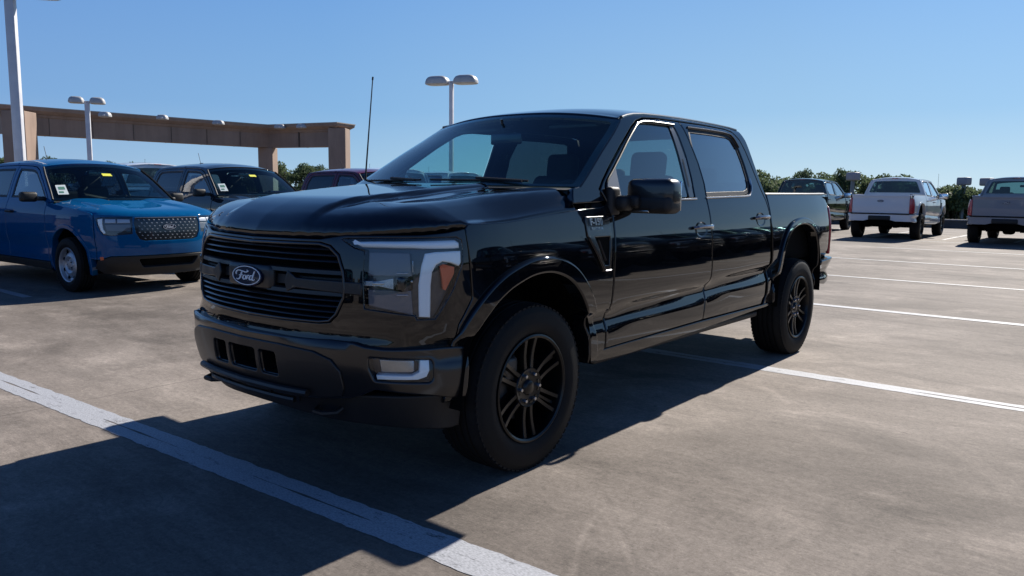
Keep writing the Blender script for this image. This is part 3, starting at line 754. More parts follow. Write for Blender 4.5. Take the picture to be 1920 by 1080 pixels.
        for ds_,dz_,w_,h_ in ((0,.046,.05,.006),(0,-.046,.05,.006),(.045,.075,.004,.05),(-.11,0,.05,.012),(.04,.012,.010,.010)):  # small chrome bits added inside the lamp to stand in for glints
            q_=Vector(FS.M(sg*(.915+ds_),.953+dz_,-.012));gl=MB();gl.rbox(q_,(.012,w_,h_),.003,2,rot=Matrix.Rotation(sg*.75,3,'Z'));gl.build('lamp_glint',STEELD,H)
        P([(.66,1.128),(.80,1.133),(1.0,1.137),(1.160,1.141),(1.183,1.130),(1.184,1.104),(1.0,1.104),(.952,1.106),(.72,1.106)],DRL,-.002,'running_light',.015)
        P([(1.011,1.083),(1.06,1.090),(1.188,1.094),(1.187,1.042),(1.176,1.028),(1.13,1.044),(1.092,1.050),(1.062,1.035),(1.044,1.005),(1.037,.95),(1.035,.812),(.984,.814),(.982,.95),(.995,1.03)],DRL,-.003,'running_light',.008)
        P([(1.082,1.030),(1.10,1.038),(1.160,1.024),(1.158,.995),(1.138,.965),(1.112,.925),(1.098,.93),(1.092,.98)],AMBER,-.018,'turn_signal')
        panel(S(hl),FS.M,.05,.003,.02,off=.0015).build('lens',CLEAR,H)
    # --- bumper
    def bmp(s,z,off=0):
        k=sstep(.72,.60,abs(s))   # centre section stands proud
        return FS.M(s,z,off+.030+.004*k)
    bt=[(0,.700),(.2,.703),(.45,.710),(.60,.716),(.68,.712),(.76,.690),(.84,.682),(1.0,.680),(1.17,.676),(1.246,.670)]
    bb=[(1.238,.60),(1.232,.52),(1.225,.448),(1.15,.452),(1.06,.470),(.95,.482),(.86,.492),(.80,.498),(.74,.470),(.68,.452),(.55,.435),(.3,.422),(0,.418)]
    bh=bt+bb;bpoly=bh+[(-a,b) for a,b in bh[::-1][1:-1]]
    fog=rnd([(.776,.642),(1.035,.634),(1.048,.615),(1.048,.552),(1.032,.535),(.80,.542),(.776,.60)],.012)
    ho=[rnd([(-.106,.618),(.106,.618),(.106,.520),(-.106,.520)],.012),rnd([(.150,.618),(.262,.618),(.268,.52),(.150,.52)],.012)]
    ho+= [[(-a,b) for a,b in ho[1]],fog,[(-a,b) for a,b in fog]]
    B=panel(bpoly,bmp,.04,.010,.06,holes=ho);BO=B.build('front_bumper',BUMP,root)
    cpn=[(0,.668),(.30,.668),(.50,.655),(.60,.625),(.645,.575),(.655,.50),(.64,.462),(.55,.448),(.3,.436),(0,.432)]
    cpl=cpn+[(-a,b) for a,b in cpn[::-1][1:-1]]
    panel(cpl,bmp,.04,.006,.03,off=.010,holes=[inset(h,-.006) if area(h)>0 else inset(h[::-1],-.006) for h in ho[:3]]).build('centre_insert',BUMP2,BO)
    gb=panel([(-.30,.65),(.30,.65),(.30,.49),(-.30,.49)],bmp,.1,0,0,off=-.07);gb.build('intake_mesh',UNDER,BO)
    sk=MB()
    sk.tube([bmp(s,.462-.03*(1-abs(s)/.5)*0,.028) for s in [-.46+.92*i/24 for i in range(25)]],.017,8);sk.tube([bmp(s,.415,.02) for s in [-.36+.72*i/20 for i in range(21)]],.014,8)
    for s in (-.4,-.2,.2,.4): sk.tube([bmp(s,.462,.02),bmp(s*.95,.415,.015)],.012,6)
    sk.build('skid_bar',BUMP2,BO)
    for sg in (1,-1):
        t=MB();q=bmp(sg*.46,.375,0);t.tube([(q[0]-.10,sg*.40,.40),(q[0]-.02,sg*.40,.372),(q[0]+.015,sg*.43,.372),(q[0]+.015,sg*.49,.372),(q[0]-.03,sg*.52,.372),(q[0]-.10,sg*.52,.40)],.013,8);t.build('tow_hook',PLASTIC,root)
        FG=bpy.data.objects.new('fog_lamp',None);C.objects.link(FG);FG.parent=root
        S=lambda p:[(sg*a,b) for a,b in p]
        panel(S(inset(fog if area(fog)>0 else fog[::-1],-.004)),bmp,.06,0,0,off=-.05).build('lamp_housing',LAMPDARK,FG)
        panel(S([(.815,.632),(.965,.628),(.965,.580),(.955,.575),(.822,.575)]),bmp,.05,.004,.02,off=-.030).build('reflector',STEELD,FG)
        panel(S([(.805,.567),(.955,.565),(.985,.58),(.988,.632),(1.030,.631),(1.031,.585),(1.018,.558),(.98,.546),(.808,.546)]),bmp,.04,.005,.03,off=-.010).build('running_light',DRL,FG)
        panel(S(inset(fog if area(fog)>0 else fog[::-1],.001)),bmp,.06,.002,.01,off=-.006).build('lens',CLEAR,FG)
    vl=[(0,.46),(.6,.46),(1.15,.47),(1.228,.455),(1.232,.305),(1.18,.300),(.9,.305),(.49,.318),(.25,.330),(0,.336)]
    vl=vl+[(-a,b) for a,b in vl[::-1][1:-1]]
    panel(vl,FS.M,.06,.01,.02,off=.0).build('air_dam',PLASTIC,root)
    # --- load bed
    AR=grow(ARCH_R,(-3.72,.62),.012)
    bed=[(-3.030,1.350),(-3.021,1.228),(-3.018,1.15),(-3.024,1.085),(-3.078,.79),(-3.064,.56),(-3.030,.478),(-3.20,.478)]+AR[1:-1]+[(-4.232,.60),(-4.24,.765),(-4.30,.775),(-4.60,.790)]
    sE=FS.sx(-4.605)
    bedS=[(FS.sx(a),b) for a,b in bed]+[(sE,.80),(sE,1.255),(sE+.06,1.262),(sE+.085,1.365),(sE,1.366),(FS.sx(-3.8),1.358)]
    def bedmap(s,z,off=0):
        x,y,_,_=FS.outl(s)
        if z<.95 and x<-3.0:
            k=.09*sstep(.95,.80,z)*sstep(.42,.55,z);q=FS.M(s,z-k,off);return (q[0],q[1],z)
        return FS.M(s,z,off)
    both(panel(bedS,bedmap,.045,.008,.04),'bed_side',BLACK,root)
    rc=MB();pts=[FS.side(x,1.362)[:2] for x in (-3.03,-3.4,-3.8,-4.2,-4.5,-4.66)]
    v=[];prf=[(.004,-.012),(.004,.004),(-.006,.012),(-.055,.013),(-.065,.004),(-.065,-.03)]
    for i,(x,y) in enumerate(pts):
        for dy,dz in prf: v.append((x,y+dy,1.352+.012*(i/5)+dz))
    rc.add(v,[(i*6+k,i*6+k+1,(i+1)*6+k+1,(i+1)*6+k) for i in range(5) for k in range(5)]+[tuple(range(6)),tuple(reversed(range(30,36)))]);both(rc,'bed_rail_cap',RAILCAP,root)
    bi=MB();bi.box(-4.72,-3.04,-.86,.86,.80,.83);bi.box(-4.66,-3.04,.84,.87,.83,1.34);bi.box(-4.66,-3.04,-.87,-.84,.83,1.34);bi.box(-3.07,-3.04,-.87,.87,.83,1.34);bi.build('bed_floor',UNDER,root)
    # tailgate
    def tgm(u,v,off=0): return (-4.765-off-.018*math.exp(-((v-1.33)/.03)**2)+.01*sstep(1.0,.8,v),u,v)
    tg=panel([(-.80,.800),(.80,.800),(.80,1.362),(-.80,1.362)],tgm,.05,.010,.04);TG=tg.build('tailgate',BLACK,root)
    oval_badge(TG,(-4.772,0,1.17),(0,-1,0),(0,0,1),(-1,0,0),.19,.075)
    for sg in (1,-1):
        T=bpy.data.objects.new('tail_light',None);C.objects.link(T);T.parent=root
        e=FS.sx(-4.605)+.006
        sm=lambda s,z,off=0:FS.M(sg*s,z,off)
        y80=None
        s1=next(s for s in [4.8+.005*k for k in range(600)] if FS.at(s)[0]<-4.6 and FS.at(s)[1]<.805)
        panel([(e,.806),(s1,.806),(s1,1.25),(e+.02,1.255),(e,1.23)],sm,.05,.012,.04,off=.011).build('red_lens',REDLENS,T)
    # rear bumper
    e0=FS.sx(-4.25);sR=FS.max
    rb=[(e0,.765),(e0+.36,.775),(sR-.30,.775),(sR,.775),(sR,.60),(sR-.3,.60),(sR-.45,.56),(sR-.95,.56),(e0+.25,.53),(e0+.03,.555)]
    both(panel(rb,FS.M,.05,.012,.05,off=.035),'rear_bumper',BLACK,root)
    rs=MB();rs.rbox((-4.80,0,.66),(.10,.62,.14),.03);rs.box(-4.83,-4.60,-.82,.82,.765,.782);rs.build('bumper_step',PLASTIC,root)
    # --- mirrors
    for sg in (1,-1):
        Mr=bpy.data.objects.new('door_mirror',None);C.objects.link(Mr);Mr.parent=root
        a=MB();a.rbox((-.905,sg*1.098,1.345),(.15,.285,.165),.045,4);a.build('mirror_cap',MIRBLK,Mr)
        a2=MB();a2.rbox((-.900,sg*1.098,1.290),(.15,.28,.105),.035,4);a2.rbox((-.87,sg*1.125,1.27),(.09,.08,.05),.02);a2.build('mirror_shell',PLASTIC,Mr)
        b=MB();b.rbox((-.80,sg*.955,1.292),(.13,.13,.085),.03,3);b.rbox((-.74,sg*.935,1.30),(.10,.05,.16),.02,3);b.rbox((-.84,sg*1.01,1.30),(.09,.10,.07),.02,3);b.build('mirror_arm',PLASTIC,Mr)
        g=MB();g.rbox((-.982,sg*1.10,1.335),(.008,.25,.16),.004);g.build('mirror_face',MIRROR,Mr)
        if sg>0:
            l=MB();l.rbox((-.845,1.06,1.250),(.03,.10,.012),.004);l.build('mirror_trim',CHROME,Mr)
    # antenna
    an=MB();an.tube([(-.50,-.845,1.24),(-.50,-.845,1.40)],.012,8);an.tube([(-.50,-.845,1.38),(-.51,-.845,1.48),(-.575,-.845,2.085)],[.010,.0055,.0035],8);an.tube([(-.573,-.845,2.07),(-.576,-.845,2.09)],.006,8);an.build('antenna',PLASTIC,root)
    # --- wheels, wells, underbody, cabin
    for cx in (0,-3.694):
        for sg in (1,-1):
            wheel(root,cx,sg*.985)
            ar=ARCH_F if cx==0 else ARCH_R;m=MB();a=grow(ar,(cx,.5),.012);n=len(a)
            v=[(x,sg*yy,z) for x,z in a for yy in (.975,.56)];f=[(2*i,2*i+1,2*i+3,2*i+2) for i in range(n-1)]
            m.add(v,f);m.add([(x,sg*.56,z) for x,z in a],[tuple(range(n))]);m.build('wheel_liner',UNDER,root)
    inn=panel([(FS.sx(-.60),.50),(FS.sx(-3.15),.50),(FS.sx(-3.2),1.10),(FS.sx(-3.0),1.31),(FS.sx(-.60),1.31),(FS.sx(-.52),.9)],FS.M,.1,0,0,off=-.045);both(inn,'inner_panel',INT,root)
    inn=panel([(FS.sx(-4.25),.60),(FS.sx(-4.62),.60),(FS.sx(-4.62),1.3),(FS.sx(-3.1),1.3),(FS.sx(-3.1),1.15),(FS.sx(-4.1),1.15)],FS.M,.1,0,0,off=-.045);both(inn,'bed_inner',UNDER,root)
    ub=MB();ub.box(-4.55,.62,-.56,.56,.47,.55);ub.box(-3.15,-.62,-.88,.88,.46,.52);ub.box(-4.6,.7,-.45,-.36,.36,.50);ub.box(-4.6,.7,.36,.45,.36,.50)
    ub.tube([(-3.694,-.8,.40),(-3.694,.8,.40)],.05,10);ub.rbox((-3.694,0,.40),(.30,.30,.26),.08);ub.tube([(0,-.8,.38),(0,.8,.38)],.035,8);ub.rbox((.15,0,.40),(.5,.7,.22),.05)
    ub.box(.2,.62,-.62,.62,.52,.72);ub.box(-2.9,-1.6,-.75,-.45,.33,.50);ub.rbox((-4.4,0,.52),(.25,1.0,.2),.05);ub.tube([(-2.8,-.5,.42),(-3.2,-.45,.42),(-4.55,-.62,.42)],.04,10);ub.rbox((-.9,0,.42),(.8,.35,.22),.06);ub.rbox((-2.0,.62,.42),(1.0,.3,.14),.04)
    ub.build('chassis',UNDER,root)
    fw=MB();fw.box(-.62,-.56,-.88,.88,.5,1.33);fw.box(-3.0,-.6,-.88,.88,.52,.56);fw.build('firewall',INT,root)
    for y in (.38,-.38): seat(root,-1.72,y)
    rsn=MB();rsn.rbox((-2.62,0,.92),(.5,1.3,.16),.06,4);rsn.rbox((-2.86,0,1.18),(.14,1.3,.5),.05,4)
    for y in (-.42,.42): rsn.rbox((-2.88,y,1.48),(.09,.26,.15),.035,3)
    rsn.build('rear_seat',INT,root)
    ds=MB();ds.grid(lambda a,b:(lambda y:(-.50-.42*b-.02*math.cos(y*3),y,1.325+.025*math.sin(PI*b)-(0 if b<.95 else .10)))((a*2-1)*.86),24,12);ds.rbox((-.95,0,1.20),(.16,1.6,.22),.05);ds.rbox((-1.1,0,1.0),(.5,.3,.2),.04);ds.rbox((-.90,.0,1.33),(.03,.34,.17),.015);ds.rbox((-.85,.40,1.34),(.14,.34,.09),.03);ds.build('dashboard',INT,root)
    stw=MB();cc=Vector((-1.17,.40,1.24));rt=Matrix.Rotation(R(-64),3,'Y')
    stw.tube([cc+rt@Vector((.19*math.cos(2*PI*k/32),.19*math.sin(2*PI*k/32),0)) for k in range(32)],.016,8,close=True)
    stw.rbox(cc,(.12,.12,.05),.02,rot=rt)
    for a in (0,PI,PI/2*3): stw.tube([cc,cc+rt@Vector((.18*math.sin(a),.18*math.cos(a),0))],.014,6)
    stw.tube([cc,cc+Vector((.35,0,-.12))],.03,8);stw.build('steering_wheel',INT,root)
    rm=MB();rm.rbox((-.95,0,1.68),(.025,.25,.07),.012);rm.tube([(-.92,0,1.72),(-.90,0,1.80)],.01,6);rm.build('rear_view_mirror',GLOSSBLK,root)
    hlr=MB();hlr.grid(lambda a,b:(lambda q:(q[0],q[1],q[2]-.045))(roof_map(-1.13-1.78*a,(b*2-1)*.96)),14,14);hlr.build('headliner',INT,root)
    for sg in (1,-1):
        hdl=MB();hdl.tube([(-1.0,sg*.74,1.66),(-.80,sg*.80,1.54)],.012,6);hdl.build('grab_handle',INT,root)
    for y in (.40,-.40):
        sv=MB();sv.rbox((-1.20,y,1.775),(.20,.36,.02),.008,rot=Matrix.Rotation(R(12),3,'Y'));sv.build('sun_visor',HEADL,root)
    return root
SAIL=mat('sail_grey',(.20,.20,.20),.35,0,.4)
HANDLE=mat('handle_gloss',(.22,.23,.25),.14,.9,1)
CHROMED=mat('dark_chrome',(.07,.07,.08),.3,1)
STEELD=mat('lamp_chrome_dim',(.34,.37,.40),.25,.9)
BARBLK=mat('grille_bar_black',(.006,.006,.0075),.42,0,.15)
BUMP=mat('satin_black_bumper',(.006,.0063,.0075),.28,0,.5,coatr=.12)
BUMP2=mat('bumper_insert_black',(.008,.008,.009),.45,0,.1)
RAILCAP=noise_mat('rail_cap_plastic',(.03,.028,.027),(.045,.042,.04),20,(.32,.42))
MIRBLK=mat('mirror_cap_black',(.006,.006,.007),.3,0,.6)
PGR=glass('rear_pane_glass',(.16,.24,.25),1.0)
HEADL=mat('headliner_grey',(.10,.10,.10),.8)
def keypad(x,z):
    v=[];
    for dz in (0,.045,.09,.135,.18):
        for dx in (-.009,.009): v.append(truck_side(x+dx-.12*dz,z+dz,.004))
    return v,[(2*i,2*i+1,2*i+3,2*i+2) for i in range(4)]
def dish(x,z,rx,rz):
    v=[];f=[];n=24;rg=(1,.8,.5,0)
    for r,d in ((1,.0015),(.85,-.0015),(.5,-.008),(.2,-.011)):
        for k in range(n): q=2*PI*k/n; v.append(truck_side(x+rx*r*math.cos(q),z+rz*r*math.sin(q),d+.002))
    for i in range(3):
        for k in range(n): f.append((i*n+k,i*n+(k+1)%n,(i+1)*n+(k+1)%n,(i+1)*n+k))
    f.append(tuple(3*n+k for k in range(n)))
    return v,f
# ---------------------------------------------------------------- compact pickup
MO=[(.86,0),(.845,.3),(.80,.52),(.72,.70),(.60,.82),(.40,.885),(.1,.915),(-.5,.92),(-1.5,.92),(-2.6,.915),(-3.4,.90),(-3.9,.875),(-4.1,.83),(-4.18,.72),(-4.20,.4),(-4.20,0)]
MS=Shell(MO,[(.25,-.06),(.38,-.035),(.45,-.028),(.55,-.032),(.62,-.02),(.7,-.006),(.85,0),(.95,.0),(1.03,-.012),(1.12,-.04),(1.2,-.075),(1.35,-.125),(1.5,-.18),(1.6,-.23),(1.66,-.28),(1.69,-.33)],[(.25,-.10),(.4,-.02),(.6,0),(.75,-.005),(.9,-.02),(1.02,-.06),(1.1,-.12)],[(.4,-.02),(.8,0),(1.2,-.01),(1.9,-.1)])
BLUE=paint('blue_paint',(.0,.072,.200),rough=.45);BLUE.node_tree.nodes['Principled BSDF'].inputs['Coat Weight'].default_value=.7
MNOSE=[MS.M(s,.995+.02*sstep(.4,.9,s),-.003)[:2] for s in (0,.1,.2,.3,.4,.5,.6,.68,.75,.82,.88,.94,1.0,1.06,1.12,1.2,1.3)]
MNY=sorted((y,x) for x,y in MNOSE);MFL=[MS.side(x,1.08)[:2] for x in (.2,0,-.2,-.4,-.6)]
MNX=sorted([(x,y-.01) for x,y in MNOSE if y>.25]+[(x,y-.012) for x,y in MFL])
def mcrown(x): return interp([(-.6,1.145),(-.3,1.118),(0,1.088),(.3,1.060),(.5,1.032)],x)
def mh_z(x,y):
    y=abs(y);xf=interp(MNY,y);ye=interp(MNX,x);d=max(0,xf-x);w=max(0,ye-y)
    fd=interp([(0,.075),(.01,.058),(.04,.038),(.1,.018),(.2,.005),(.35,0),(9,0)],d)
    s=interp([(0,.065),(.012,.055),(.05,.038),(.12,.018),(.25,.006),(.4,0),(1,0)],w)
    bs=interp([(-.6,1.205),(-.3,1.185),(0,1.155),(.3,1.118),(.6,1.085),(.86,1.062)],x)
    dome=.022*sstep(.34,.46,y-.12*sstep(.7,-.2,x)*-1)*sstep(.65,.3,x)*(1-sstep(.62,.74,y))
    return bs-(fd**2.5+s**2.5)**.4+dome-.012
def mh_map(x,y,off=0):
    z=mh_z(x,y)
    if off==0:return (x,y,z)
    e=.004;n=Vector((-(mh_z(x+e,y)-mh_z(x-e,y))/(2*e),-(mh_z(x,y+e)-mh_z(x,y-e))/(2*e),1)).normalized();return (x+n.x*off,y+n.y*off,z+n.z*off)
MRT=[(-2.75,1.62),(-2.6,1.645),(-2.2,1.668),(-1.7,1.672),(-1.3,1.655),(-1.1,1.635),(-.98,1.60)]
MRC=[(-2.78,1.66),(-2.6,1.70),(-2.2,1.735),(-1.7,1.745),(-1.3,1.725),(-1.0,1.672)]
def mroof(x,w,off=0):
    te=interp(MRT,x);ye=MS.side(x,te)[1];k=1-abs(w)**2.6*.9-.1*w*w
    return (x+.08*(1-w*w)*sstep(-1.8,-1.0,x),w*ye,te+(interp(MRC,x)-te)*k+off)
def make_compact():
    root=thing('compact_pickup','x','pickup truck')
    S=MS;sX=S.sx
    arc=lambda cx,r,a0=-18,a1=198,n=16,sq=1.0:[(cx+r*math.cos(R(a0+(a1-a0)*k/n)),.385+r*sq*math.sin(R(a0+(a1-a0)*k/n))) for k in range(n+1)]
    AF=arc(0,.43);ARr=arc(-3.076,.43)
    fd=[(-.515,.36),(-.520,.60),(-.520,1.05),(-.50,1.135),(-.56,1.20),(-.80,1.40),(-1.02,1.555),(-1.15,1.60),(-1.3,1.615),(-1.675,1.628),(-1.675,1.30),(-1.655,1.1),(-1.665,.7),(-1.64,.37)]
    rd=[(-1.648,.37),(-1.673,.7),(-1.663,1.1),(-1.683,1.30),(-1.683,1.628),(-2.2,1.622),(-2.52,1.605),(-2.62,1.56),(-2.67,1.42),(-2.71,1.20),(-2.715,1.0),(-2.66,.72),(-2.60,.60),(-2.56,.45),(-2.54,.37)]
    w1=[(-.60,1.188),(-.66,1.245),(-.84,1.385),(-1.05,1.525),(-1.15,1.56),(-1.3,1.575),(-1.60,1.585),(-1.60,1.188)]
    w2=[(-1.745,1.188),(-1.745,1.585),(-2.2,1.582),(-2.50,1.57),(-2.56,1.53),(-2.61,1.38),(-2.63,1.195)]
    d=list(both(panel(fd,S.side,.05,.007,.02,holes=[w1]),'door',BLUE,root))+list(both(panel(rd,S.side,.05,.007,.02,holes=[w2]),'door',BLUE,root))
    for i,o in enumerate(d):
        sg=1 if i%2==0 else -1;w=w1 if i<2 else w2
        q=inset(w if area(w)>0 else w[::-1],.028);mb=panel(q,S.side,.09,0,0,off=-.012);(mb if sg>0 else mb.mirrored()).build('window_glass',SG if i<2 else PG2,o)
        mb=panel(w,S.side,.09,.003,.01,holes=[q],off=-.006);(mb if sg>0 else mb.mirrored()).build('window_seal',PLASTIC,o)
        hx=-1.50 if i<2 else -2.50
        h=MB();h.tube([S.side(hx+.10,1.0,.002),S.side(hx+.08,1.0,.03),S.side(hx-.08,1.0,.03),S.side(hx-.10,1.0,.002)],[.013,.016,.016,.013],8);(h if sg>0 else h.mirrored()).build('door_handle',PLASTIC,o)
    fen=[(1.085,.93),(1.085,.70),(1.02,.50),(sX(.47),.42)]
    AFo=[q for q in grow(AF,(0,.385),.01)]
    fen=[(sX(.56),.99),(sX(.56),.44)]+[(sX(a),b) for a,b in AFo if b>.40 and (a>0 or b>.35)]+[(sX(-.505),.36),(sX(-.51),.60),(sX(-.51),1.05),(sX(-.49),1.13)]+[(sX(x),mcrown(x)) for x in (-.45,-.3,-.1,.1,.3,.45)]+[(sX(.53),1.02)]
    both(panel(fen,S.M,.05,.008,.05),'front_fender',BLUE,root)
    for A,cx in ((AF,0),(ARr,-3.076)):
        o=grow(A,(cx,.385),.055);both(panel([(sX(a),b) for a,b in A+o[::-1]],S.M,.05,.010,.07,off=.012),'wheel_flare',BLUE,root)
    both(panel([(-.52,.25),(-.52,.352),(-2.54,.362),(-2.60,.36),(-2.58,.27)],S.side,.1,.008,.04,off=-.004),'rocker_panel',PLASTIC,root)
    cf=[(-.42,1.165),(-.60,1.31),(-.78,1.45),(-.95,1.575)]+[(x,interp(MRT,x)+.004) for x in (-1.0,-1.1,-1.3,-1.7,-2.2,-2.6,-2.72)]+[(-2.76,1.5),(-2.79,1.3),(-2.80,1.22),(-2.725,1.2),(-2.68,1.42),(-2.63,1.567),(-2.523,1.613),(-2.2,1.630),(-1.68,1.636),(-1.3,1.623),(-1.145,1.608),(-1.012,1.562),(-.795,1.408),(-.555,1.208),(-.49,1.14),(-.44,1.135)]
    both(panel(cf,S.side,.04,.006,.03),'cab_pillar',BLUE,root)
    panel([(-1.0,-.985),(-1.0,.985),(-1.5,.985),(-2.2,.985),(-2.70,.985),(-2.74,.7),(-2.75,0),(-2.74,-.7),(-2.70,-.985),(-2.2,-.985),(-1.5,-.985)],mroof,.06,.006,.03).build('roof',BLUE,root)
    def back(u,v,off=0):
        z=.8+.83*v;ys=S.side(-2.72,min(z,1.6))[1]-.006;return (-2.785+.045*v*v+.03*abs(u)**6-off,u*ys,z+.03*v**6*(1-u*u))
    panel([(-1,0),(1,0),(1,1),(0,1),(-1,1)],back,.07,0,0,holes=[rnd([(-.84,.55),(.84,.55),(.80,.90),(-.80,.90)],.05)]).build('cab_back',BLUE,root)
    panel(rnd([(-.86,.54),(.86,.54),(.82,.91),(-.82,.91)],.05),back,.1,0,0,off=.004).build('rear_window',PG2,root)
    edge=[(-.42,1.165),(-.60,1.312),(-.78,1.452),(-.98,1.592)];pl=cr(edge,8)
    def ws(u,v,off=0):
        k=min(len(pl)-1.001,v*(len(pl)-1));i=int(k);f=k-i;x=pl[i][0]+(pl[i+1][0]-pl[i][0])*f;z=pl[i][1]+(pl[i+1][1]-pl[i][1])*f
        y=S.side(x,z)[1]-.004;b=1-abs(u)**2.2;return (x+b*(.17-.09*v)+off*.5,u*y,z+b*(.008+.05*v)+off*.8)
    panel([(-1,0),(0,0),(1,0),(1,1),(0,1),(-1,1)],ws,.09,0,0).build('windscreen',WS,root)
    panel([(-1,0),(0,0),(1,0),(1,1),(0,1),(-1,1)],ws,.09,0,0,holes=[rnd([(-.955,.06),(0,.05),(.955,.06),(.94,.93),(0,.95),(-.94,.93)],.05)],off=-.003).build('windscreen_border',GLOSSBLK,root)
    for u in (-.99,.99):
        tm=MB();tm.tube([ws(u,v,.008) for v in (0,.25,.5,.75,1)],.012,6);tm.build('windscreen_trim',PLASTIC,root)
    for u,v,w,h,mt,n in ((-.835,.28,.105,.17,STK,'window_sticker'),(.02,.70,.13,.045,YEL,'yellow_tag')):
        q=lambda a,b,o=0,u=u,v=v:Vector(ws(u+a/.75,v+b/.62,.006+o))
        m=MB();m.prism([(-w/2,-h/2),(w/2,-h/2),(w/2,h/2),(-w/2,h/2)],lambda a,b,d:q(a,b,d),0,.002)
        if n=='window_sticker':
            for (x0,x1,z0,z1) in ((-.03,.035,.0,.05),(-.035,.01,-.06,-.03)): m.prism([(x0,z0),(x1,z0),(x1,z1),(x0,z1)],lambda a,b,d:q(a,b,d+.0025),0,.001,mi=1)
        m.build(n,[mt,STKG],root)
    def xr(y): return -.36+.15*(1-(abs(y)/.9)**2)
    half=[(x-.001,y) for x,y in MNOSE]+[(x,y-.0125) for x,y in MFL[:3]]+[(-.33,MFL[3][1]-.0125),(xr(.82),.82),(xr(.5),.5),(xr(.2),.2)]
    panel(half+[(xr(0),0)]+[(x,-y) for x,y in reversed(half[1:])],mh_map,.04,.008,.03).build('bonnet',BLUE,root)
    cw=MB();cw.grid(lambda a,b:(lambda q:(q[0]+.02+.13*b,q[1]*.985,q[2]-.012-.02*b))(ws((a*2-1)*.99,0)),24,3);cw.build('cowl_grille',PLASTIC,root)
    # front: fascia with holes for grille and lamps
    gr=[(0,.968),(.39,.968),(.445,.955),(.46,.90),(.445,.78),(.40,.695),(.34,.672),(0,.668)];G2=gr+[(-a,b) for a,b in gr[::-1][1:-1]]
    hl=[(.468,.972),(.66,.975),(.84,.972),(.90,.955),(.895,.90),(.865,.82),(.82,.752),(.73,.742),(.48,.762),(.475,.86)]
    lo=rnd([(-.42,.44),(.42,.44),(.36,.33),(-.36,.33)],.03)
    fas=[(0,.990),(.5,.995),(.9,1.008),(sX(.57),1.008),(sX(.57),.44),(.98,.36),(.85,.30),(.5,.26),(0,.25)];fas=fas+[(-a,b) for a,b in fas[::-1][1:-1]]
    fas2=[(0,.990),(.5,.995),(.9,1.008),(sX(.57),1.008),(sX(.57),.44),(.86,.45),(.74,.487),(0,.487)];fas2=fas2+[(-a,b) for a,b in fas2[::-1][1:-1]]
    panel(fas2,S.M,.05,.006,.03,holes=[G2,hl,[(-a,b) for a,b in hl]]).build('front_fascia',BLUE,root)
    low=[(0,.482),(.735,.482),(.855,.446),(sX(.575),.434),(.98,.33),(.85,.26),(.5,.225),(0,.22)];low=low+[(-a,b) for a,b in low[::-1][1:-1]]
    panel(low,S.M,.06,.008,.04,holes=[lo]).build('front_bumper',PLASTIC,root)
    panel([(-.45,.46),(.45,.46),(.45,.31),(-.45,.31)],S.M,.1,0,0,off=-.04).build('intake_mesh',UNDER,root)
    Gr=bpy.data.objects.new('grille',None);C.objects.link(Gr);Gr.parent=root
    panel(G2,S.M,.06,.005,.03,off=-.010).build('grille_mesh',GLOSSBLK,Gr)
    dsh=MB();rows=7
    for r in range(rows):
        z=.936-r*.039
        for k in range(-7,8):
            s=k*.066+(.033 if r%2 else 0)
            if abs(s)>.415-.08*max(0,(.78-z)/.1) or (abs(s)<.11 and .80<z<.88): continue
            a=.013;q=[(s-a,z+.003),(s-a*.2,z+.007),(s+a,z-.001),(s+a*.2,z-.007)];dsh.prism(q,lambda u,v,d2:S.M(u,v,d2-.008),-.002,.006)
    dsh.build('grille_studs',STUD,Gr)
    tb=MB();tb.tube([S.M(s/20*.44,.962,.0) for s in range(-20,21)],.006,6);tb.build('grille_trim',STEELD,Gr)
    oval_badge(Gr,(.842,0,.842),(0,1,0),(-.06,0,.998),(.998,0,.06),.19,.075)
    for sg in (1,-1):
        H=bpy.data.objects.new('headlight',None);C.objects.link(H);H.parent=root;X=lambda p:[(sg*a,b) for a,b in p]
        panel(X(hl),S.M,.08,0,0,off=-.04).build('lamp_housing',LAMPDARK,H)
        panel(X([(.50,.945),(.65,.95),(.65,.90),(.50,.90)]),S.M,.06,.004,.02,off=-.02).build('projector',SILVER,H)
        panel(X([(.67,.95),(.80,.95),(.80,.90),(.67,.90)]),S.M,.06,.004,.02,off=-.02).build('projector',SILVER,H)
        panel(X([(.825,.955),(.885,.945),(.88,.89),(.85,.81),(.815,.765),(.79,.775),(.82,.83),(.83,.90)]),S.M,.06,.004,.02,off=-.008).build('running_light',DRL,H)
        panel(X([(.49,.88),(.80,.88),(.78,.80),(.49,.80)]),S.M,.06,.004,.02,off=-.03).build('reflector_panel',LAMPPANEL,H)
        panel(X(hl),S.M,.06,.003,.02,off=.0015).build('lens',CLEAR,H)
        panel(X([(.83,.478),(.885,.478),(.875,.435),(.835,.44)]),S.M,.05,.003,.01,off=.004).build('side_marker',AMBER,root)
        Mr=bpy.data.objects.new('door_mirror',None);C.objects.link(Mr);Mr.parent=root
        a=MB();a.rbox((-.66,sg*1.035,1.205),(.12,.20,.13),.035,3);a.build('mirror_cap',PLASTIC,Mr)
        a=MB();a.rbox((-.60,sg*.91,1.18),(.08,.12,.05),.02,3);a.build('mirror_arm',PLASTIC,Mr)
        T=bpy.data.objects.new('tail_light',None);C.objects.link(T);T.parent=root
        e=sX(-4.03);panel(X([(e,.80),(e+.20,.80),(e+.20,1.10),(e,1.12)]),S.M,.05,.01,.04,off=.006).build('red_lens',REDLENS,T)
    br=grow(ARr,(-3.076,.385),.01)
    bed=[(-2.80,1.215),(-2.735,1.195),(-2.738,1.0),(-2.68,.72),(-2.62,.58),(-2.57,.37)]+[q for q in br[::-1] if q[1]>.40][::1][::-1][::-1]
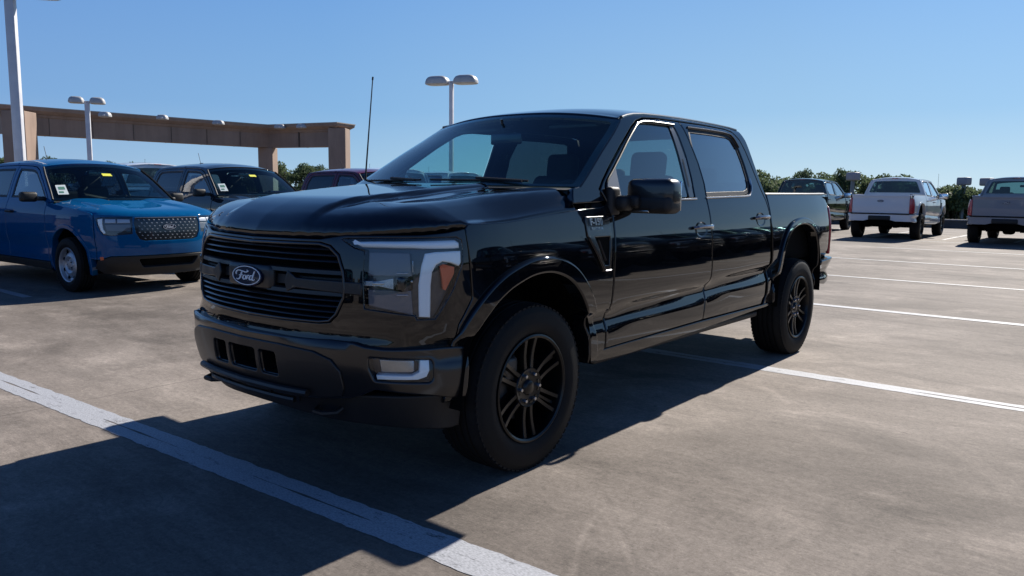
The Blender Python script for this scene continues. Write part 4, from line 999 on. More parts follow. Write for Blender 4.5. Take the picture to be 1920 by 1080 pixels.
    bed=[(sX(-2.805),1.225),(sX(-2.735),1.20),(sX(-2.725),1.0),(sX(-2.67),.72),(sX(-2.61),.60),(sX(-2.57),.40)]+[(sX(a),b) for a,b in br[::-1] if b>.42]+[(sX(-3.54),.42),(sX(-4.02),.48),(sX(-4.02),1.235)]
    both(panel(bed,S.M,.05,.008,.04),'bed_side',BLUE,root)
    tg=panel([(-.74,.70),(.74,.70),(.74,1.235),(-.74,1.235)],lambda u,v,off=0:(-4.185-off,u,v),.08,.01,.04);tg.build('tailgate',BLUE,root)
    e=sX(-3.56);both(panel([(e,.60),(S.max-.2,.68),(S.max,.68),(S.max,.42),(e,.40)],S.M,.06,.01,.05,off=.03),'rear_bumper',PLASTIC,root)
    bi=MB();bi.box(-4.12,-2.82,-.80,.80,.70,.73);bi.box(-4.12,-2.82,.80,.83,.73,1.21);bi.box(-4.12,-2.82,-.83,-.80,.73,1.21);bi.build('bed_floor',UNDER,root)
    for cx in (0,-3.076):
        for sg in (1,-1):
            wheel(root,cx,sg*.912,'steel',.352,.225,.222,.348)
            A=AF if cx==0 else ARr;a=grow(A,(cx,.385),.01);m=MB();n=len(a);m.add([(x,sg*yy,z) for x,z in a for yy in (.89,.55)],[(2*i,2*i+1,2*i+3,2*i+2) for i in range(n-1)]);m.add([(x,sg*.55,z) for x,z in a],[tuple(range(n))]);m.build('wheel_liner',UNDER,root)
    both(panel([(sX(-.46),.36),(sX(-2.6),.36),(sX(-2.72),1.0),(sX(-2.7),1.15),(sX(-.46),1.12)],S.M,.12,0,0,off=-.045),'inner_panel',INT,root)
    both(panel([(sX(-3.56),.46),(sX(-3.98),.5),(sX(-3.98),1.18),(sX(-2.85),1.18),(sX(-2.85),.9),(sX(-3.3),.86)],S.M,.12,0,0,off=-.045),'bed_inner',UNDER,root)
    ub=MB();ub.box(-4.0,.55,-.52,.52,.28,.40);ub.box(-2.6,-.5,-.84,.84,.26,.38);ub.box(.1,.60,-.6,.6,.40,.62);ub.build('chassis',UNDER,root)
    fw=MB();fw.box(-.50,-.45,-.82,.82,.35,1.13);fw.box(-2.7,-.5,-.82,.82,.40,.44);fw.build('firewall',INT,root)
    for y in (.37,-.37):
        b=seat(root,-1.45,y,wd=.48);b.location.z=-.13
    rs=MB();rs.rbox((-2.25,0,.75),(.45,1.25,.14),.05,3);rs.rbox((-2.5,0,1.02),(.13,1.25,.5),.05,3);rs.build('rear_seat',INT,root)
    ds=MB();ds.grid(lambda a,b:(-.42-.42*b,(a*2-1)*.80,1.13+.02*math.sin(PI*b)-(0 if b<.95 else .1)),16,8);ds.rbox((-.84,0,1.0),(.14,1.5,.2),.04);ds.build('dashboard',INT,root)
    st=MB();cc=Vector((-1.0,.37,1.06));rt=Matrix.Rotation(R(-64),3,'Y');st.tube([cc+rt@Vector((.18*math.cos(2*PI*k/24),.18*math.sin(2*PI*k/24),0)) for k in range(24)],.015,6,close=True);st.rbox(cc,(.1,.1,.05),.02,rot=rt);st.build('steering_wheel',INT,root)
    rm=MB();rm.rbox((-.92,0,1.53),(.03,.24,.07),.012);rm.tube([(-.91,0,1.55),(-.87,0,1.62)],.01,6);rm.build('rear_view_mirror',GLOSSBLK,root)
    hd=MB();hd.grid(lambda a,b:(lambda q:(q[0],q[1],q[2]-.04))(mroof(-1.02-1.68*a,(b*2-1)*.96)),10,10);hd.build('headliner',INT,root)
    an=MB();an.rbox((-2.35,0,1.738),(.16,.07,.05),.02,3,taper=.6);an.tube([(-2.38,0,1.75),(-2.46,0,1.95)],.004,6);an.build('antenna',PLASTIC,root)
    return root
STUD=mat('grille_stud_dull',(.42,.42,.42),.4,.7)
PG2=glass('dark_privacy_glass',(.10,.12,.14),1.0)
# ---------------------------------------------------------------- placing by distance along a sight line measured on the real camera
def eye(px,D):
    """ground point at depth D on the vertical plane through image column px (1920 wide)"""
    hy=348.26+(373.48-348.26)*px/1920
    d=_R*((px-960)/FPX)+_U*(-(hy-540)/FPX)+_f
    return (CAM[0]+d.x*D,CAM[1]+d.y*D)
# ---------------------------------------------------------------- ground
def deck_mat():
    m=mat('broomed_concrete',(.25,.22,.2),.85,spec=.22);nt=m.node_tree;N=nt.nodes;L=nt.links;b=N['Principled BSDF']
    tc=N.new('ShaderNodeTexCoord')
    def noise(scale,detail,stretch=(1,1,1),rough=.55,dist=0):
        mp=N.new('ShaderNodeMapping');mp.inputs['Scale'].default_value=stretch;L.new(tc.outputs['Object'],mp.inputs[0])
        n=N.new('ShaderNodeTexNoise');n.inputs['Scale'].default_value=scale;n.inputs['Detail'].default_value=detail;n.inputs['Roughness'].default_value=rough;n.inputs['Distortion'].default_value=dist;L.new(mp.outputs[0],n.inputs[0]);return n.outputs[0]
    def ramp(src,stops):
        r=N.new('ShaderNodeValToRGB');e=r.color_ramp.elements
        e[0].position,e[0].color=stops[0][0],(*stops[0][1],1);e[1].position,e[1].color=stops[-1][0],(*stops[-1][1],1)
        for p,c in stops[1:-1]: q=e.new(p);q.color=(*c,1)
        L.new(src,r.inputs[0]);return r.outputs[0]
    def mix(a,bb,fac,mode='MULTIPLY'):
        x=N.new('ShaderNodeMix');x.data_type='RGBA';x.blend_type=mode;L.new(a,x.inputs['A']);L.new(bb,x.inputs['B'])
        if isinstance(fac,float): x.inputs['Factor'].default_value=fac
        else: L.new(fac,x.inputs['Factor'])
        return x.outputs['Result']
    g=lambda v:(v,v,v)
    base=ramp(noise(.45,8,(1,.6,1),.68,.5),[(.36,(.131,.112,.096)),(.50,(.181,.156,.135)),(.64,(.240,.209,.182))])
    pale=ramp(noise(1.3,8,(1,.8,1),.68,1.2),[(.50,g(1)),(.60,g(1.20)),(.68,g(1.45))])
    soil=ramp(noise(.55,9,(1,.7,1),.72,.6),[(.36,g(.74)),(.5,g(1)),(.62,g(1.12))])
    grit=ramp(noise(75,6,(1,1,1),.9),[(.34,g(.55)),(.45,g(.95)),(.57,g(1.05)),(.67,g(1.6))])
    crack=ramp(noise(.8,10,(1,1,1),.6,3.0),[(.494,g(1)),(.4995,g(.62)),(.505,g(1))])
    dark=ramp(noise(1.6,8,(1,.35,1),.7,.5),[(.33,g(.70)),(.48,g(1))])
    streak=ramp(noise(4.0,8,(6,.5,1),.78),[(.30,g(.86)),(.5,g(1)),(.70,g(1.10))])
    fine=ramp(noise(30,9,(1.2,.75,1),.85),[(.34,g(.70)),(.5,g(1)),(.66,g(1.28))])
    spots=ramp(noise(11,3),[(.255,g(.55)),(.29,g(1))])
    c=mix(base,pale,1.0);c=mix(c,soil,1.0);c=mix(c,grit,1.0);c=mix(c,crack,.5);c=mix(c,dark,1.0);c=mix(c,streak,1.0);c=mix(c,fine,1.0);c=mix(c,spots,.7)
    # curved tyre scuffs: thin rings around two turning centres
    sp=N.new('ShaderNodeSeparateXYZ');L.new(tc.outputs['Object'],sp.inputs[0])
    def M2(op,a,bb,clamp=False):
        n=N.new('ShaderNodeMath');n.operation=op;n.use_clamp=clamp
        for i,v in enumerate((a,bb)):
            if isinstance(v,(int,float)): n.inputs[i].default_value=v
            else: L.new(v,n.inputs[i])
        return n.outputs[0]
    wob=noise(2.2,4)
    for cx,cy,rad,wd,amt in ((.10,3.55,1.15,.045,1.22),(.10,3.55,1.42,.03,1.15),(-3.2,6.2,3.4,.10,.86),(-3.2,6.2,4.9,.10,.88),(-9,-3,5.5,.12,.90),(4.5,-4.5,4.2,.11,.84)):
        dx=M2('SUBTRACT',sp.outputs['X'],cx);dy=M2('SUBTRACT',sp.outputs['Y'],cy)
        r_=M2('SQRT',M2('ADD',M2('MULTIPLY',dx,dx),M2('MULTIPLY',dy,dy)),0)
        e=M2('ABSOLUTE',M2('SUBTRACT',M2('ADD',r_,M2('MULTIPLY',wob,.12)),rad),0)
        k=M2('SUBTRACT',1,M2('DIVIDE',e,wd),True);k=M2('MULTIPLY',k,M2('MULTIPLY',M2('SUBTRACT',noise(1.6,6),.42),4,True))
        cc=N.new('ShaderNodeRGB');cc.outputs[0].default_value=(amt,amt,amt,1);c=mix(c,cc.outputs[0],k)
    for cx,cy,rad,wd,amt in ((-.10,2.98,1.5,.022,1.30),(1.81,.32,2.0,.022,1.30),(1.78,.40,1.93,.03,.86)):
        dx=M2('SUBTRACT',sp.outputs['X'],cx);dy=M2('SUBTRACT',sp.outputs['Y'],cy);r_=M2('SQRT',M2('ADD',M2('MULTIPLY',dx,dx),M2('MULTIPLY',dy,dy)),0)
        e=M2('ABSOLUTE',M2('SUBTRACT',M2('ADD',r_,M2('MULTIPLY',wob,.03)),rad+.015),0);k=M2('SUBTRACT',1,M2('DIVIDE',e,wd),True)
        dx=M2('SUBTRACT',sp.outputs['X'],.48);dy=M2('SUBTRACT',sp.outputs['Y'],1.70);r_=M2('SQRT',M2('ADD',M2('MULTIPLY',dx,dx),M2('MULTIPLY',dy,dy)),0)
        k=M2('MULTIPLY',k,M2('SUBTRACT',1.6,M2('DIVIDE',r_,.30),True));cc=N.new('ShaderNodeRGB');cc.outputs[0].default_value=(amt,amt,amt,1);c=mix(c,cc.outputs[0],k)
    # slab joints every few metres
    fx=M2('PINGPONG',M2('ADD',sp.outputs['Y'],1.9),4.5);jk=M2('SUBTRACT',1,M2('DIVIDE',fx,.008),True)
    cc=N.new('ShaderNodeRGB');cc.outputs[0].default_value=(.45,.45,.45,1);c=mix(c,cc.outputs[0],jk)
    L.new(c,b.inputs['Base Color'])
    bn=noise(60,6,(2.2,.5,1),.7);bp=N.new('ShaderNodeBump');bp.inputs['Strength'].default_value=.35;bp.inputs['Distance'].default_value=.006;L.new(bn,bp.inputs['Height']);L.new(bp.outputs[0],b.inputs['Normal'])
    return m
DECK=deck_mat()
def line_mat():
    m=mat('worn_white_line',(.62,.63,.66),.7);nt=m.node_tree;N=nt.nodes;L=nt.links;b=N['Principled BSDF'];out=N['Material Output']
    tc=N.new('ShaderNodeTexCoord');mp=N.new('ShaderNodeMapping');mp.inputs['Scale'].default_value=(3,1,1);L.new(tc.outputs['Object'],mp.inputs[0])
    n=N.new('ShaderNodeTexNoise');n.inputs['Scale'].default_value=5;n.inputs['Detail'].default_value=10;n.inputs['Roughness'].default_value=.78;L.new(mp.outputs[0],n.inputs[0])
    r=N.new('ShaderNodeValToRGB');r.color_ramp.elements[0].position=.31;r.color_ramp.elements[0].color=(.12,.12,.12,1);r.color_ramp.elements[1].position=.44;L.new(n.outputs[0],r.inputs[0])
    n2=N.new('ShaderNodeTexNoise');n2.inputs['Scale'].default_value=70;n2.inputs['Detail'].default_value=4;L.new(mp.outputs[0],n2.inputs[0])
    r2=N.new('ShaderNodeValToRGB');r2.color_ramp.elements[0].position=.3;r2.color_ramp.elements[0].color=(.22,.23,.245,1);r2.color_ramp.elements[1].position=.62;r2.color_ramp.elements[1].color=(.40,.41,.44,1);L.new(n2.outputs[0],r2.inputs[0]);L.new(r2.outputs[0],b.inputs['Base Color'])
    t=N.new('ShaderNodeBsdfTransparent');mx=N.new('ShaderNodeMixShader');L.new(r.outputs[0],mx.inputs[0]);L.new(t.outputs[0],mx.inputs[1]);L.new(b.outputs[0],mx.inputs[2]);L.new(mx.outputs[0],out.inputs[0]);return m
LINE=line_mat()
def sheet(name,x0,x1,y0,y1,z,mt,nx=1,ny=1,kind='structure'):
    g=MB();g.grid(lambda a,b:(x0+(x1-x0)*a,y0+(y1-y0)*b,z),nx,ny);o=g.build(name,mt);tag(o,kind=kind);return o
sheet('ground',-1500,1500,-1500,1500,-6,noise_mat('far_field',(.07,.10,.045),(.13,.13,.07),.02,(.9,1)))
DX0,DX1,DY0,DY1=-37.0,40,-62,40
dk=MB();dk.box(DX0,DX1,DY0,DY1,-.6,0);tag(dk.build('parking_deck',DECK),kind='structure')
LINE2=LINE.copy();LINE2.name='faded_white_line'
for n_ in LINE2.node_tree.nodes:
    if n_.type=='VALTORGB' and n_.color_ramp.elements[1].color[0]<.9:
        n_.color_ramp.elements[0].color=(.20,.20,.20,1);n_.color_ramp.elements[1].color=(.30,.30,.305,1)
def pline(name,x0,x1,y0,y1,w,skew=0.0):
    g=MB();n=24
    # a painted stripe running across the deck (along y), with slightly wavering edges
    for s,(a,b) in enumerate(((0,1),)):
        v=[];rr=random.Random(int(x0*100)+s)
        for i in range(n+1):
            t=i/n;x=x0+(x1-x0)*t;y=y0+(y1-y0)*t;v+=[(x-w/2+rr.uniform(-.004,.004),y,.004),(x+w/2+rr.uniform(-.004,.004),y,.004)]
        g.add(v,[(2*i,2*i+1,2*i+3,2*i+2) for i in range(n)])
    o=g.build(name,LINE2 if x0<-10 or y1<0 else LINE);tag(o,kind='structure');return o
def dline(name,x0,x1,y0,y1,w,gap=.016):
    """stripe painted in two passes with a dark slit between them"""
    g=MB();n=220;rr=random.Random(int(abs(x0)*991));ph=rr.random()*6
    for sd in (-1,1):
        v=[]
        for i in range(n+1):
            t=i/n;x=x0+(x1-x0)*t;y=y0+(y1-y0)*t
            gg=gap*max(0,math.sin(i*.16+ph)+.35*math.sin(i*.71))+rr.uniform(0,.0015);v+=[(x+sd*gg/2,y,.002),(x+sd*(w/2+rr.uniform(-.006,.003)+.003*math.sin(i*.9+sd)),y,.002)]
        g.add(v,[(2*i,2*i+1,2*i+3,2*i+2) for i in range(n)])
    o=g.build(name,LINE);tag(o,kind='structure');return o
dline('painted_line',1.19,.785,-5.2,3.4,.19,.012)
dline('painted_line',-2.93,-2.985,-2.6,9,.17,.02)
for x,w in ((-6.9,.15),(-10.72,.14),(-14.75,.14),(-19.4,.14),(-23.7,.14),(-27.9,.14)): pline('painted_line',x-.03,x+.06,-2.3,9,w)
# stall lines beside the parked row on the left
for x in (-.55,-3.3,-6.05,-8.8,-11.6): pline('painted_line',x,x,-12.6,-7.2,.11)
for y in (-1.75,-3.9,-6.6,.2): 
    g=MB();g.box(-31,-25.2,y-.055,y+.055,0,.004);tag(g.build('painted_line',LINE2),kind='structure')
# ---------------------------------------------------------------- vehicles
ORD='leftmost second third fourth fifth sixth seventh eighth ninth tenth eleventh twelfth thirteenth fourteenth fifteenth sixteenth'.split()
P=lambda n:bpy.data.materials[n]
WHITE=paint('white_paint',(.60,.63,.66),rough=.4);SILV=paint('silver_paint',(.22,.24,.27),metal=.0,rough=.35);DGREY=paint('dark_grey_paint',(.010,.016,.022));REDP=paint('red_paint',(.10,.006,.018))
main=make_truck()
main['label']='large glossy black four-door pickup standing alone on the open deck in front of the camera'
GRP='full-size pickups parked around the lot'
def put(src,xy,rz,label,group,sub=None,name=None,sc_=1):
    c=copy_tree(src,None,sub);c.location=(xy[0],xy[1],0);c.rotation_euler=(0,0,rz)
    if name:c.name=name
    c['label']=label;c['group']=group;c.scale=(sc_,)*3;return c
wsub={'black_paint':WHITE,'satin_black_bumper':WHITE};ssub={'black_paint':SILV,'satin_black_bumper':SILV}
main['group']=GRP
# trucks seen from behind on the right
put(main,(-28.6,-3.45),R(181.5),'white pickup seen from behind, parked near the low deck wall',GRP,wsub,sc_=1.05)
put(main,(-28.3,.12),R(180),'silver grey pickup seen from behind at the right edge of the photo',GRP,ssub,sc_=1.05)
put(main,(-30.3,-7.15),R(182),'black pickup seen from behind, partly hidden by the load bed of the large black one',GRP,sc_=1.05)
# vehicles in the left row
cp=make_compact();cp.location=(-1.99,-7.46,0);cp.rotation_euler=(0,0,R(94.5))
G2_='compact pickups parked side by side'
cp['label']='bright blue compact pickup with a white sticker and yellow tag on its windscreen';cp['group']=G2_
put(cp,(-5.3,-9.1),R(91),'dark grey compact pickup parked beside the blue one, yellow tag on its windscreen',G2_,{'blue_paint':DGREY},sc_=1.05)
rc=put(cp,(-8.75,-9.0),R(90),'dark red compact pickup whose roof shows over the black bonnet',G2_,{'blue_paint':REDP},sc_=1.06)
put(main,(-6.0,-17.9),R(-90),'white pickup seen from behind between the blue and dark grey compact ones',GRP,wsub)
put(main,(-10.6,-14.3),R(-90),'white pickup with dark rear window standing behind the dark red one',GRP,wsub)
put(main,(-13.6,-15.0),R(-90),'white pickup at the far end of the row behind the dark red one',GRP,wsub)
put(cp,(.3,-15.6),R(-90),'white compact pickup whose roof shows just over the blue one',G2_,{'blue_paint':WHITE})
# unseen rows behind and beside the camera, added to darken reflections in the paint
k_=0
for i in range(9):
    put(main,(-5.2-2.75*i,5.85),R(-90),('unseen black pickup nearest the camera in the added row across the aisle' if i==0 else 'unseen black pickup, '+ORD[i]+' from the camera end of the row across the aisle'),'unseen pickups added across the aisle behind the camera')
for i in range(4):
    put(main,(3.9+2.9*i,-8.2),R(90),('unseen black pickup added next to the blue one, outside the left edge' if i==0 else 'unseen black pickup, '+ORD[i]+' past the blue one in the left row'),'unseen pickups added farther along the left row')
for i,y in enumerate((-4.2,-1.3,1.6)):
    put(main,(14.5,y),R(180),'unseen black pickup facing the nose of the large black one, '+('left','middle','right')[i]+' of three','unseen pickups added facing the large black one')
# ---------------------------------------------------------------- lamp posts
POLE=noise_mat('pole_paint_white',(.50,.50,.53),(.58,.58,.60),4,(.4,.5))
HEADM=noise_mat('lamp_head_bronze_white',(.34,.34,.34),(.42,.42,.42),5,(.45,.55));HGL=mat('lamp_diffuser',(.5,.5,.48),.3)
def lamp_head(parent,a,w=.78,gap=.10,mt=None):
    m=MB()
    if gap<0:
        m.rbox((0,0,.22),(w*.9,w*.55,.42),.08,3,rot=Matrix.Rotation(a,3,'Z'));return m.build('lamp_head',mt or HEADM,parent)
    # rounded shoebox that tapers upward
    prof=[(0,0),(.02,1.0),(.10,1.0),(.20,.86),(.27,.62),(.30,.34)]
    v=[];n=20
    rings=[(-.02,.90),(0,1.0),(.07,1.0),(.15,.93),(.215,.80),(.255,.58),(.265,.25)]
    for z,k in rings:
        for i in range(n):
            q=2*PI*i/n;c,s=math.cos(q),math.sin(q);e=.55
            x=math.copysign(abs(c)**e,c)*w/2*k+w/2+gap;y=math.copysign(abs(s)**e,s)*.27*k
            v.append((x*math.cos(a)-y*math.sin(a),x*math.sin(a)+y*math.cos(a),z))
    f=[(r*n+i,r*n+(i+1)%n,(r+1)*n+(i+1)%n,(r+1)*n+i) for r in range(len(rings)-1) for i in range(n)]+[tuple(reversed(range(n))),tuple((len(rings)-1)*n+i for i in range(n))]
    m.add(v,f);o=m.build('lamp_head',mt or HEADM,parent,angle=50)
    g=MB();v=[];
    for i in range(n):
        q=2*PI*i/n;c,s=math.cos(q),math.sin(q);x=math.copysign(abs(c)**.6,c)*w/2*.8+w/2+gap;y=math.copysign(abs(s)**.6,s)*.21;v.append((x*math.cos(a)-y*math.sin(a),x*math.sin(a)+y*math.cos(a),-.028))
    g.add(v,[tuple(range(n))]);g.build('diffuser',HGL,o);return o
def lamp_post(xy,h,wd,ang,label,base=0,heads=(0,PI),hw=.78,grp='lamp posts on the parking deck',gap=.10,pm=None,hm=None):
    t=thing('lamp_post',label,'lamp post',(xy[0],xy[1],base),0,grp)
    m=MB();k=wd/2;zt=h-base;v=[]
    m.rbox((0,0,zt/2),(wd,wd,zt),wd*.12,2,rot=Matrix.Rotation(ang,3,'Z'));m.build('pole',pm or POLE,t)
    b=MB();b.lathe([(wd*1.3,0),(wd*1.3,.55),(wd*1.1,.60),(.0,.60)],seg=24,axis='z');b.build('concrete_base',CONC,t)
    for a in heads:
        if gap<0: zt+=.0
        hd=lamp_head(t,a+ang,hw,gap,hm);hd.location=(0,0,zt-.02)
        ar=MB();ar.rbox((.06*math.cos(a+ang),.06*math.sin(a+ang),zt+.03),(.2,.08,.08),.02,2,rot=Matrix.Rotation(a+ang,3,'Z'));ar.build('arm',POLE,t)
    return t
DULLP=mat('pole_grey',(.16,.17,.17),.6);DULLH=mat('lamp_head_grey',(.24,.24,.28),.6)
CONC=noise_mat('tan_concrete',(.255,.180,.138),(.31,.222,.172),.8,(.75,.9),.1,30)
def stain(m):
    nt=m.node_tree;N=nt.nodes;L=nt.links;b=N['Principled BSDF'];src=b.inputs['Base Color'].links[0].from_socket
    tc=N.new('ShaderNodeTexCoord');mp=N.new('ShaderNodeMapping');mp.inputs['Scale'].default_value=(1.6,1.6,.12);L.new(tc.outputs['Object'],mp.inputs[0])
    n=N.new('ShaderNodeTexNoise');n.inputs['Scale'].default_value=1.4;n.inputs['Detail'].default_value=8;n.inputs['Roughness'].default_value=.7;L.new(mp.outputs[0],n.inputs[0])
    r=N.new('ShaderNodeValToRGB');r.color_ramp.elements[0].position=.36;r.color_ramp.elements[0].color=(.62,.60,.58,1);r.color_ramp.elements[1].position=.56;L.new(n.outputs[0],r.inputs[0])
    x=N.new('ShaderNodeMix');x.data_type='RGBA';x.blend_type='MULTIPLY';x.inputs['Factor'].default_value=.38;L.new(src,x.inputs['A']);L.new(r.outputs[0],x.inputs['B']);L.new(x.outputs['Result'],b.inputs['Base Color'])
stain(CONC)
vd=math.atan2(_R.y,_R.x)
lamp_post(eye(41.4,15.2),5.02,.17,vd+R(14),'tall white lamp post behind the blue compact pickup, cut by the top edge',heads=(0,PI))
lamp_post(eye(171.7,34),5.0,.19,vd+R(20),'white lamp post standing in front of the tan beam',heads=(0,PI),hw=.62)
lamp_post(eye(846,26),4.93,.13,vd+R(-20),'lamp post with two heads rising behind the black windscreen',heads=(0,PI),hw=.82)
for px,D,zt,l in ((1805,41,2.05,'far lamp head showing over the hedge between the white and silver pickups'),(1848,41,2.03,'far lamp head half hidden by the cab of the silver pickup'),(1597,40,2.2,'far lamp head in front of the trees left of the white pickup')):
    t=lamp_post(eye(px,D),zt,.16,vd,l,base=-6,heads=(PI/2+.3,),hw=.74,grp='lamp posts beyond the deck wall',gap=-.37,pm=DULLP,hm=DULLH)
CONC2_=mat('joint_grey',(.10,.08,.065),.9)
# ---------------------------------------------------------------- tan beam on columns
def offs_loop(p,d): return inset(p if area(p)>0 else p[::-1],-d)
A=Vector(eye(20,41.5));B=Vector(eye(505,53));E_=Vector(eye(640,50.5));Z0=Vector(eye(-40,50))
path=[Vector(eye(8,42)),B,E_]
def ribbon(path,w):
    L=[];Rr=[]
    for i,p in enumerate(path):
        a=path[max(0,i-1)];b=path[min(len(path)-1,i+1)];d=(b-a).normalized();n=Vector((-d.y,d.x));L.append(p+n*w/2);Rr.append(p-n*w/2)
    return [tuple(q) for q in L+Rr[::-1]]
rb=ribbon(path,1.0)
bt=thing('concrete_beam','long tan concrete beam with a flared cornice carried on square columns','beam',(A.x,A.y,0))
m=MB();rings=[(4.16,0),(5.10,0),(5.12,.05),(5.16,.08),(5.26,.12),(5.28,.20),(5.44,.42),(5.50,.44),(5.60,.45),(5.60,.38)]
n=len(rb)
for z,d in rings:
    lp=offs_loop(rb,d) if d else (rb if area(rb)>0 else rb[::-1]);m.v+=[(x-A.x,y-A.y,z) for x,y in lp];m.n+=[None]*n
m.f=[(r*n+i,r*n+(i+1)%n,(r+1)*n+(i+1)%n,(r+1)*n+i) for r in range(len(rings)-1) for i in range(n)]+[tuple(range(n)),tuple((len(rings)-1)*n+i for i in range(n))];m.m=[0]*len(m.f)
m.build('beam',CONC,bt,angle=20)
tf=MB();lp=offs_loop(rb,.48);tf.v=[(x-A.x,y-A.y,z) for z in (5.602,5.66) for x,y in lp];tf.n=[None]*len(tf.v);tf.f=[(i,(i+1)%n,n+(i+1)%n,n+i) for i in range(n)]+[tuple(range(n)),tuple(n+i for i in range(n))];tf.m=[0]*len(tf.f);tf.build('coping',noise_mat('coping_tan',(.33,.27,.22),(.38,.31,.26),1,(.7,.8)),bt,angle=20)
for a_,b_,n_ in ((path[0],path[1],7),(path[1],path[2],2)):
    for k in range(1,n_):
        p_=a_.lerp(b_,k/n_);d_=(b_-a_).normalized();j=MB();j.rbox((p_.x-A.x,p_.y-A.y,4.64),(.035,1.012,.98),.002,1,rot=Matrix.Rotation(math.atan2(d_.y,d_.x),3,'Z'));j.build('joint_sealant',CONC2_,bt)
for px,D,w,full in ((44,41.6,1.05,True),(504,53.0,1.0,False),(637.5,50.3,1.0,True)):
    x,y=eye(px,D);c=MB();a=vd+(.1 if px<100 else -.05);zt=5.3 if full else 4.155
    wd=w+.12 if full else w
    c.rbox((x-A.x,y-A.y,zt/2),(wd,wd+ (.1 if full else 0),zt),.02,1,rot=Matrix.Rotation(a,3,'Z'));c.build('column',CONC,bt,angle=20)
for k,(px,D,l) in enumerate(((207,43.5,'flood lamp on the beam just right of the nearer lamp post'),(313,46.5,'second flood lamp from the left on the beam'),(415,49.6,'flood lamp in the middle of the beam'),(529,52,'flood lamp where the beam bends'),(570,51.5,'flood lamp nearest the right end of the beam'))):
    x,y=eye(px,D-.75);t=thing('flood_lamp',l,'flood lamp',(x,y,5.20 if px<250 else 5.36),0,'flood lamps along the beam top')
    h=lamp_head(t,vd,.62 if px<350 else .7);h.location=(-.5*math.cos(vd),-.5*math.sin(vd),0)
    b=MB();b.rbox((-.1*_f.x,-.1*_f.y,.05),(.1,.5,.08),.01,1,rot=Matrix.Rotation(vd,3,'Z'));b.build('bracket',POLE,t)
# ---------------------------------------------------------------- low wall at the deck edge
def wall(x0,y0,x1,y1,label):
    t=thing('deck_wall',label,'wall',(x0,y0,0),0,'low walls round the deck');d=Vector((x1-x0,y1-y0));l=d.length;a=math.atan2(d.y,d.x)
    m=MB();m.rbox((l/2,0,.17),(l,.25,.34),.01,1);m.build('wall_body',CONC2,t);c=MB();c.rbox((l/2,0,.37),(l,.33,.056),.012,1);c.build('wall_cap',CONCL,t);t.rotation_euler=(0,0,a);return t
CONC2=noise_mat('dark_wall_concrete',(.06,.058,.055),(.10,.095,.09),1.2,(.8,.9));CONCL=noise_mat('wall_cap_concrete',(.28,.27,.25),(.33,.31,.29),2,(.8,.9))
wall(-36.6,-60,-36.6,30,'low dark concrete wall with a pale cap along the far edge of the deck')
wall(-36.3,-61.6,39,-61.6,'low concrete wall along the left far edge of the deck, hidden behind the parked row')
# ---------------------------------------------------------------- trees
LEAF=noise_mat('leaves',(.085,.118,.058),(.135,.172,.09),3,(.5,.7));LEAFD=noise_mat('dark_leaves',(.062,.092,.050),(.105,.14,.075),3,(.5,.7));BARK=noise_mat('bark',(.07,.055,.04),(.12,.10,.08),8,(.9,1))
for q_ in (LEAF,LEAFD):
    nt_=q_.node_tree;tl=nt_.nodes.new('ShaderNodeBsdfTranslucent');mx_=nt_.nodes.new('ShaderNodeMixShader');mx_.inputs[0].default_value=.42;b_=nt_.nodes['Principled BSDF'];o_=nt_.nodes['Material Output']
    nt_.links.new(b_.inputs['Base Color'].links[0].from_socket,tl.inputs[0]);nt_.links.new(b_.outputs[0],mx_.inputs[1]);nt_.links.new(tl.outputs[0],mx_.inputs[2]);nt_.links.new(mx_.outputs[0],o_.inputs[0])
    q_.node_tree.nodes['Principled BSDF'].inputs['Specular IOR Level'].default_value=.05
def make_tree(seed,h,cw,ch,leaf,n=1100,gap=.5,name='tree',sz=.17):
    rr=random.Random(seed);t=thing(name,'x','tree')
    tr=MB();top=h-ch*.55;pts=[(0,0,0),(rr.uniform(-.1,.1),rr.uniform(-.1,.1),top*.5),(rr.uniform(-.3,.3),rr.uniform(-.3,.3),top),(rr.uniform(-.3,.3),rr.uniform(-.3,.3),h-.3)]
    tr.tube(pts,[.18,.14,.09,.03],7);blobs=[]
    nb=16
    for k in range(nb):
        a=rr.uniform(0,2*PI);q=rr.random()**.6;z=h-ch*rr.random();zz=(z-(h-ch))/ch
        rad=cw*.5*math.sin(PI*min(1,max(.12,(.18+.72*zz))))*q
        c=Vector((rad*math.cos(a),rad*math.sin(a),z));blobs.append((c,rr.uniform(.16,.30)*cw*(1.1-.45*zz)))
        tr.tube([(pts[2][0]*.8,pts[2][1]*.8,top*.85),tuple(c*.6+Vector((0,0,top*.38))),tuple(c)],[.06,.04,.015],5)
    tr.build('trunk',BARK,t)
    cr_=MB()
    for i in range(n):
        c,r=blobs[rr.randrange(nb)];d=Vector((rr.gauss(0,1),rr.gauss(0,1),rr.gauss(0,1))).normalized()*r*(rr.random()**.35);p=c+Vector((d.x,d.y,d.z*.75))
        u=Vector((rr.gauss(0,1),rr.gauss(0,1),rr.gauss(0,1))).normalized();w=u.cross(Vector((rr.gauss(0,1),rr.gauss(0,1),rr.gauss(0,1)))).normalized();s=rr.uniform(.5,1.3)*sz
        a,b=u*s,w*s*.7;cr_.add([p-a,p-b*.8+a*.2,p+a,p+b],[(0,1,2,3)])
    cr_.build('crown',leaf,t,fixn=False,angle=180);return t
tp=[make_tree(11,9.2,5.0,5.6,LEAF,4200,sz=.115),make_tree(12,9.6,4.2,6.2,LEAFD,4200,name='tree',sz=.115),make_tree(13,9.0,6.0,4.6,LEAF,4200,sz=.115),make_tree(14,10.4,3.0,6.6,LEAFD,3000,name='slender_tree',sz=.10)]
used=[False]*4
rt=random.Random(5)
